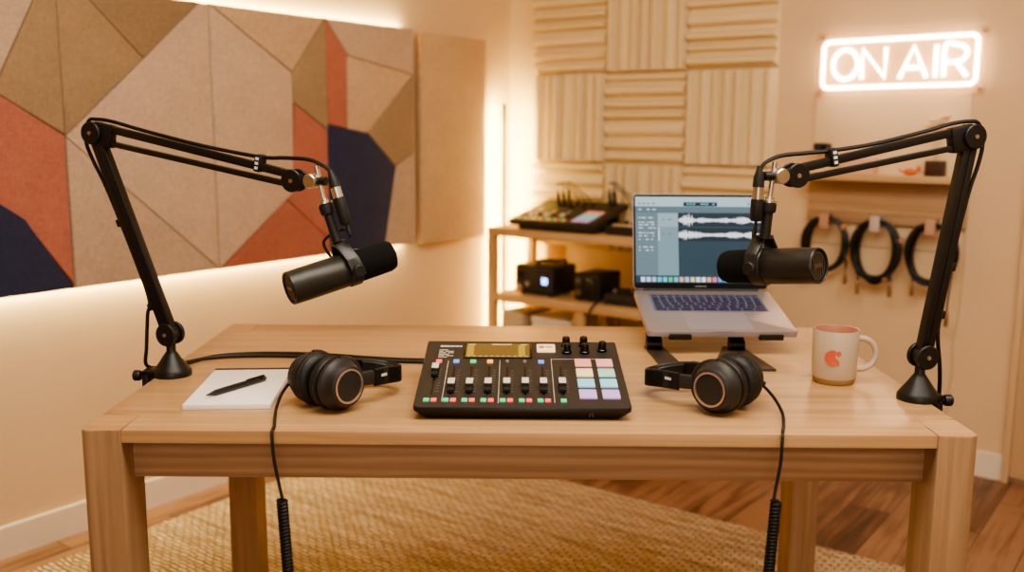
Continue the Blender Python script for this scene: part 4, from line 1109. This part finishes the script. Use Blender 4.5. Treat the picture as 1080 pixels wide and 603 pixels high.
# stand
t = thing('laptop_stand', 'dark metal laptop stand with flat base under the laptop', 'laptop stand', (.37, .48, TZ))
STM = plain('stand_dark_grey', '#463a33', .5, metal=.3, noise=.05)
b = MB()
b.prism([(.250, .59), (.288, .59), (.300, .44), (.370, .44), (.415, .59), (.455, .59), (.476, .392), (.262, .392)][::-1], .005, Matrix.Translation((0, 0, TZ)), bev=.001)
b.build('base_plate', STM, t, world=True)
for x in (.267, .438):
    MB().cyl((x-.016, .565, TZ+.013), (x+.016, .565, TZ+.013), .012, n=20).bar((x, .565, TZ+.013), (x, .580, .790), .032, .008, up=(0, 1, 0), bev=.001).build('upright', BLK, t, world=True)
q_ = MB(); q_.M = MD
for x0, x1 in ((-.118, -.062), (.074, .126)):
    q_.box(((x0+x1)/2, .12, -.0145), (x1-x0, .22, .004), bev=.001)
q_.box((0, .16, -.0145), (.28, .05, .004), bev=.001)
q_.box((-.135, .07, -.0145), (.034, .12, .004), bev=.001); q_.box((.0375, .07, -.0145), (.034, .12, .004), bev=.001)
q_.build('tray', BLK, t, world=True)
for x0, x1 in ((-.1095, -.0640), (.0735, .1230)):
    q_ = MB(); q_.M = MD
    q_.box(((x0+x1)/2, -.003, -.0115), (x1-x0, .005, .012), bev=.0015).box(((x0+x1)/2, .008, -.0148), (x1-x0, .022, .004), bev=.001).build('front_lip', BLK, t, world=True)

# ------------------------------------------------------------------ lights
def area(name, loc, look, sx, sy, power, col):
    ld = bpy.data.lights.new(name, 'AREA'); ld.shape = 'RECTANGLE'; ld.size = sx; ld.size_y = sy; ld.energy = power; ld.color = col
    o = bpy.data.objects.new(name, ld); COL.objects.link(o); o.location = loc
    d = V(look)-V(loc); o.rotation_euler = d.to_track_quat('-Z', 'Y').to_euler(); return o
def strip(name, p0, p1, face, width, power, col):
    p0, p1 = V(p0), V(p1); x = (p1-p0); l = x.length; x.normalize(); z = -V(face).normalized(); y = z.cross(x)
    ld = bpy.data.lights.new(name, 'AREA'); ld.shape = 'RECTANGLE'; ld.size = l; ld.size_y = width; ld.energy = power; ld.color = col
    o = bpy.data.objects.new(name, ld); COL.objects.link(o)
    o.matrix_world = Matrix(((x.x, y.x, z.x, 0), (x.y, y.y, z.y, 0), (x.z, y.z, z.z, 0), (0, 0, 0, 1))); o.location = (p0+p1)/2
    return o
WARM = (1.0, .82, .38); SOFT = (1.0, .93, .79); CORN = (1.0, .78, .27)
strip('led_strip_bottom', LW(.74, BOT+.012, .012), LW(2.64, BOT+.012, .012), V((0, 0, -1)), .014, 9, WARM)
strip('led_strip_top', LW(.74, TOP-.012, .012), LW(2.64, TOP-.012, .012), V((0, 0, 1)), .014, 11, WARM)
strip('corner_strip', RW(.096, .17, .03)+V((0, .022, 0)), RW(.096, .17, 1.30)+V((0, .022, 0)), V((-.05, 1, 0)), .012, 21, CORN)
area('ceiling_softbox', (.1, -.2, 2.5), (.05, .45, .7), 1.6, 1.2, 47, SOFT)
area('ceiling_fill', RW(3.1, 2.0, 2.4), RW(.7, .4, .9), 1.0, 1.0, 17, SOFT)
area('front_fill', (.5, -2.3, 1.55), (.0, .6, .6), 2.0, 1.4, 27, SOFT)
w = bpy.data.worlds.new('World'); S.world = w; w.use_nodes = True
w.node_tree.nodes['Background'].inputs[0].default_value = (1, .8, .6, 1); w.node_tree.nodes['Background'].inputs[1].default_value = .1

# ------------------------------------------------------------------ camera
pitch, yaw, roll = .1604, -.0032, .006
F_ = V((math.sin(yaw)*math.cos(pitch), math.cos(yaw)*math.cos(pitch), -math.sin(pitch)))
Rt = V((math.cos(yaw), -math.sin(yaw), 0)); Up = Rt.cross(F_)
R2 = Rt*math.cos(roll)+Up*math.sin(roll); U2 = -Rt*math.sin(roll)+Up*math.cos(roll)
cam = bpy.data.cameras.new('camera'); co = bpy.data.objects.new('camera', cam); COL.objects.link(co)
co.matrix_world = Matrix(((R2.x, U2.x, -F_.x, -.0223), (R2.y, U2.y, -F_.y, -1.4137), (R2.z, U2.z, -F_.z, 1.2038), (0, 0, 0, 1)))
cam.sensor_width = 36; cam.lens = 1026.67/1080*36; cam.clip_start = .05
cam.dof.use_dof = True; cam.dof.focus_distance = 1.68; cam.dof.aperture_fstop = 2.6
S.camera = co
S.view_settings.view_transform = 'AgX'; S.view_settings.look = 'AgX - Medium High Contrast'; S.view_settings.exposure = .22
try:
    S.cycles.use_denoising = True; S.cycles.max_bounces = 8; S.cycles.sample_clamp_indirect = 6
except Exception: pass

# turn the whole place so that the room's walls lie along the world axes
RZ = Matrix.Rotation(R(36), 4, 'Z')
for o in list(bpy.data.objects):
    if o.parent is None: o.matrix_world = RZ @ o.matrix_basis
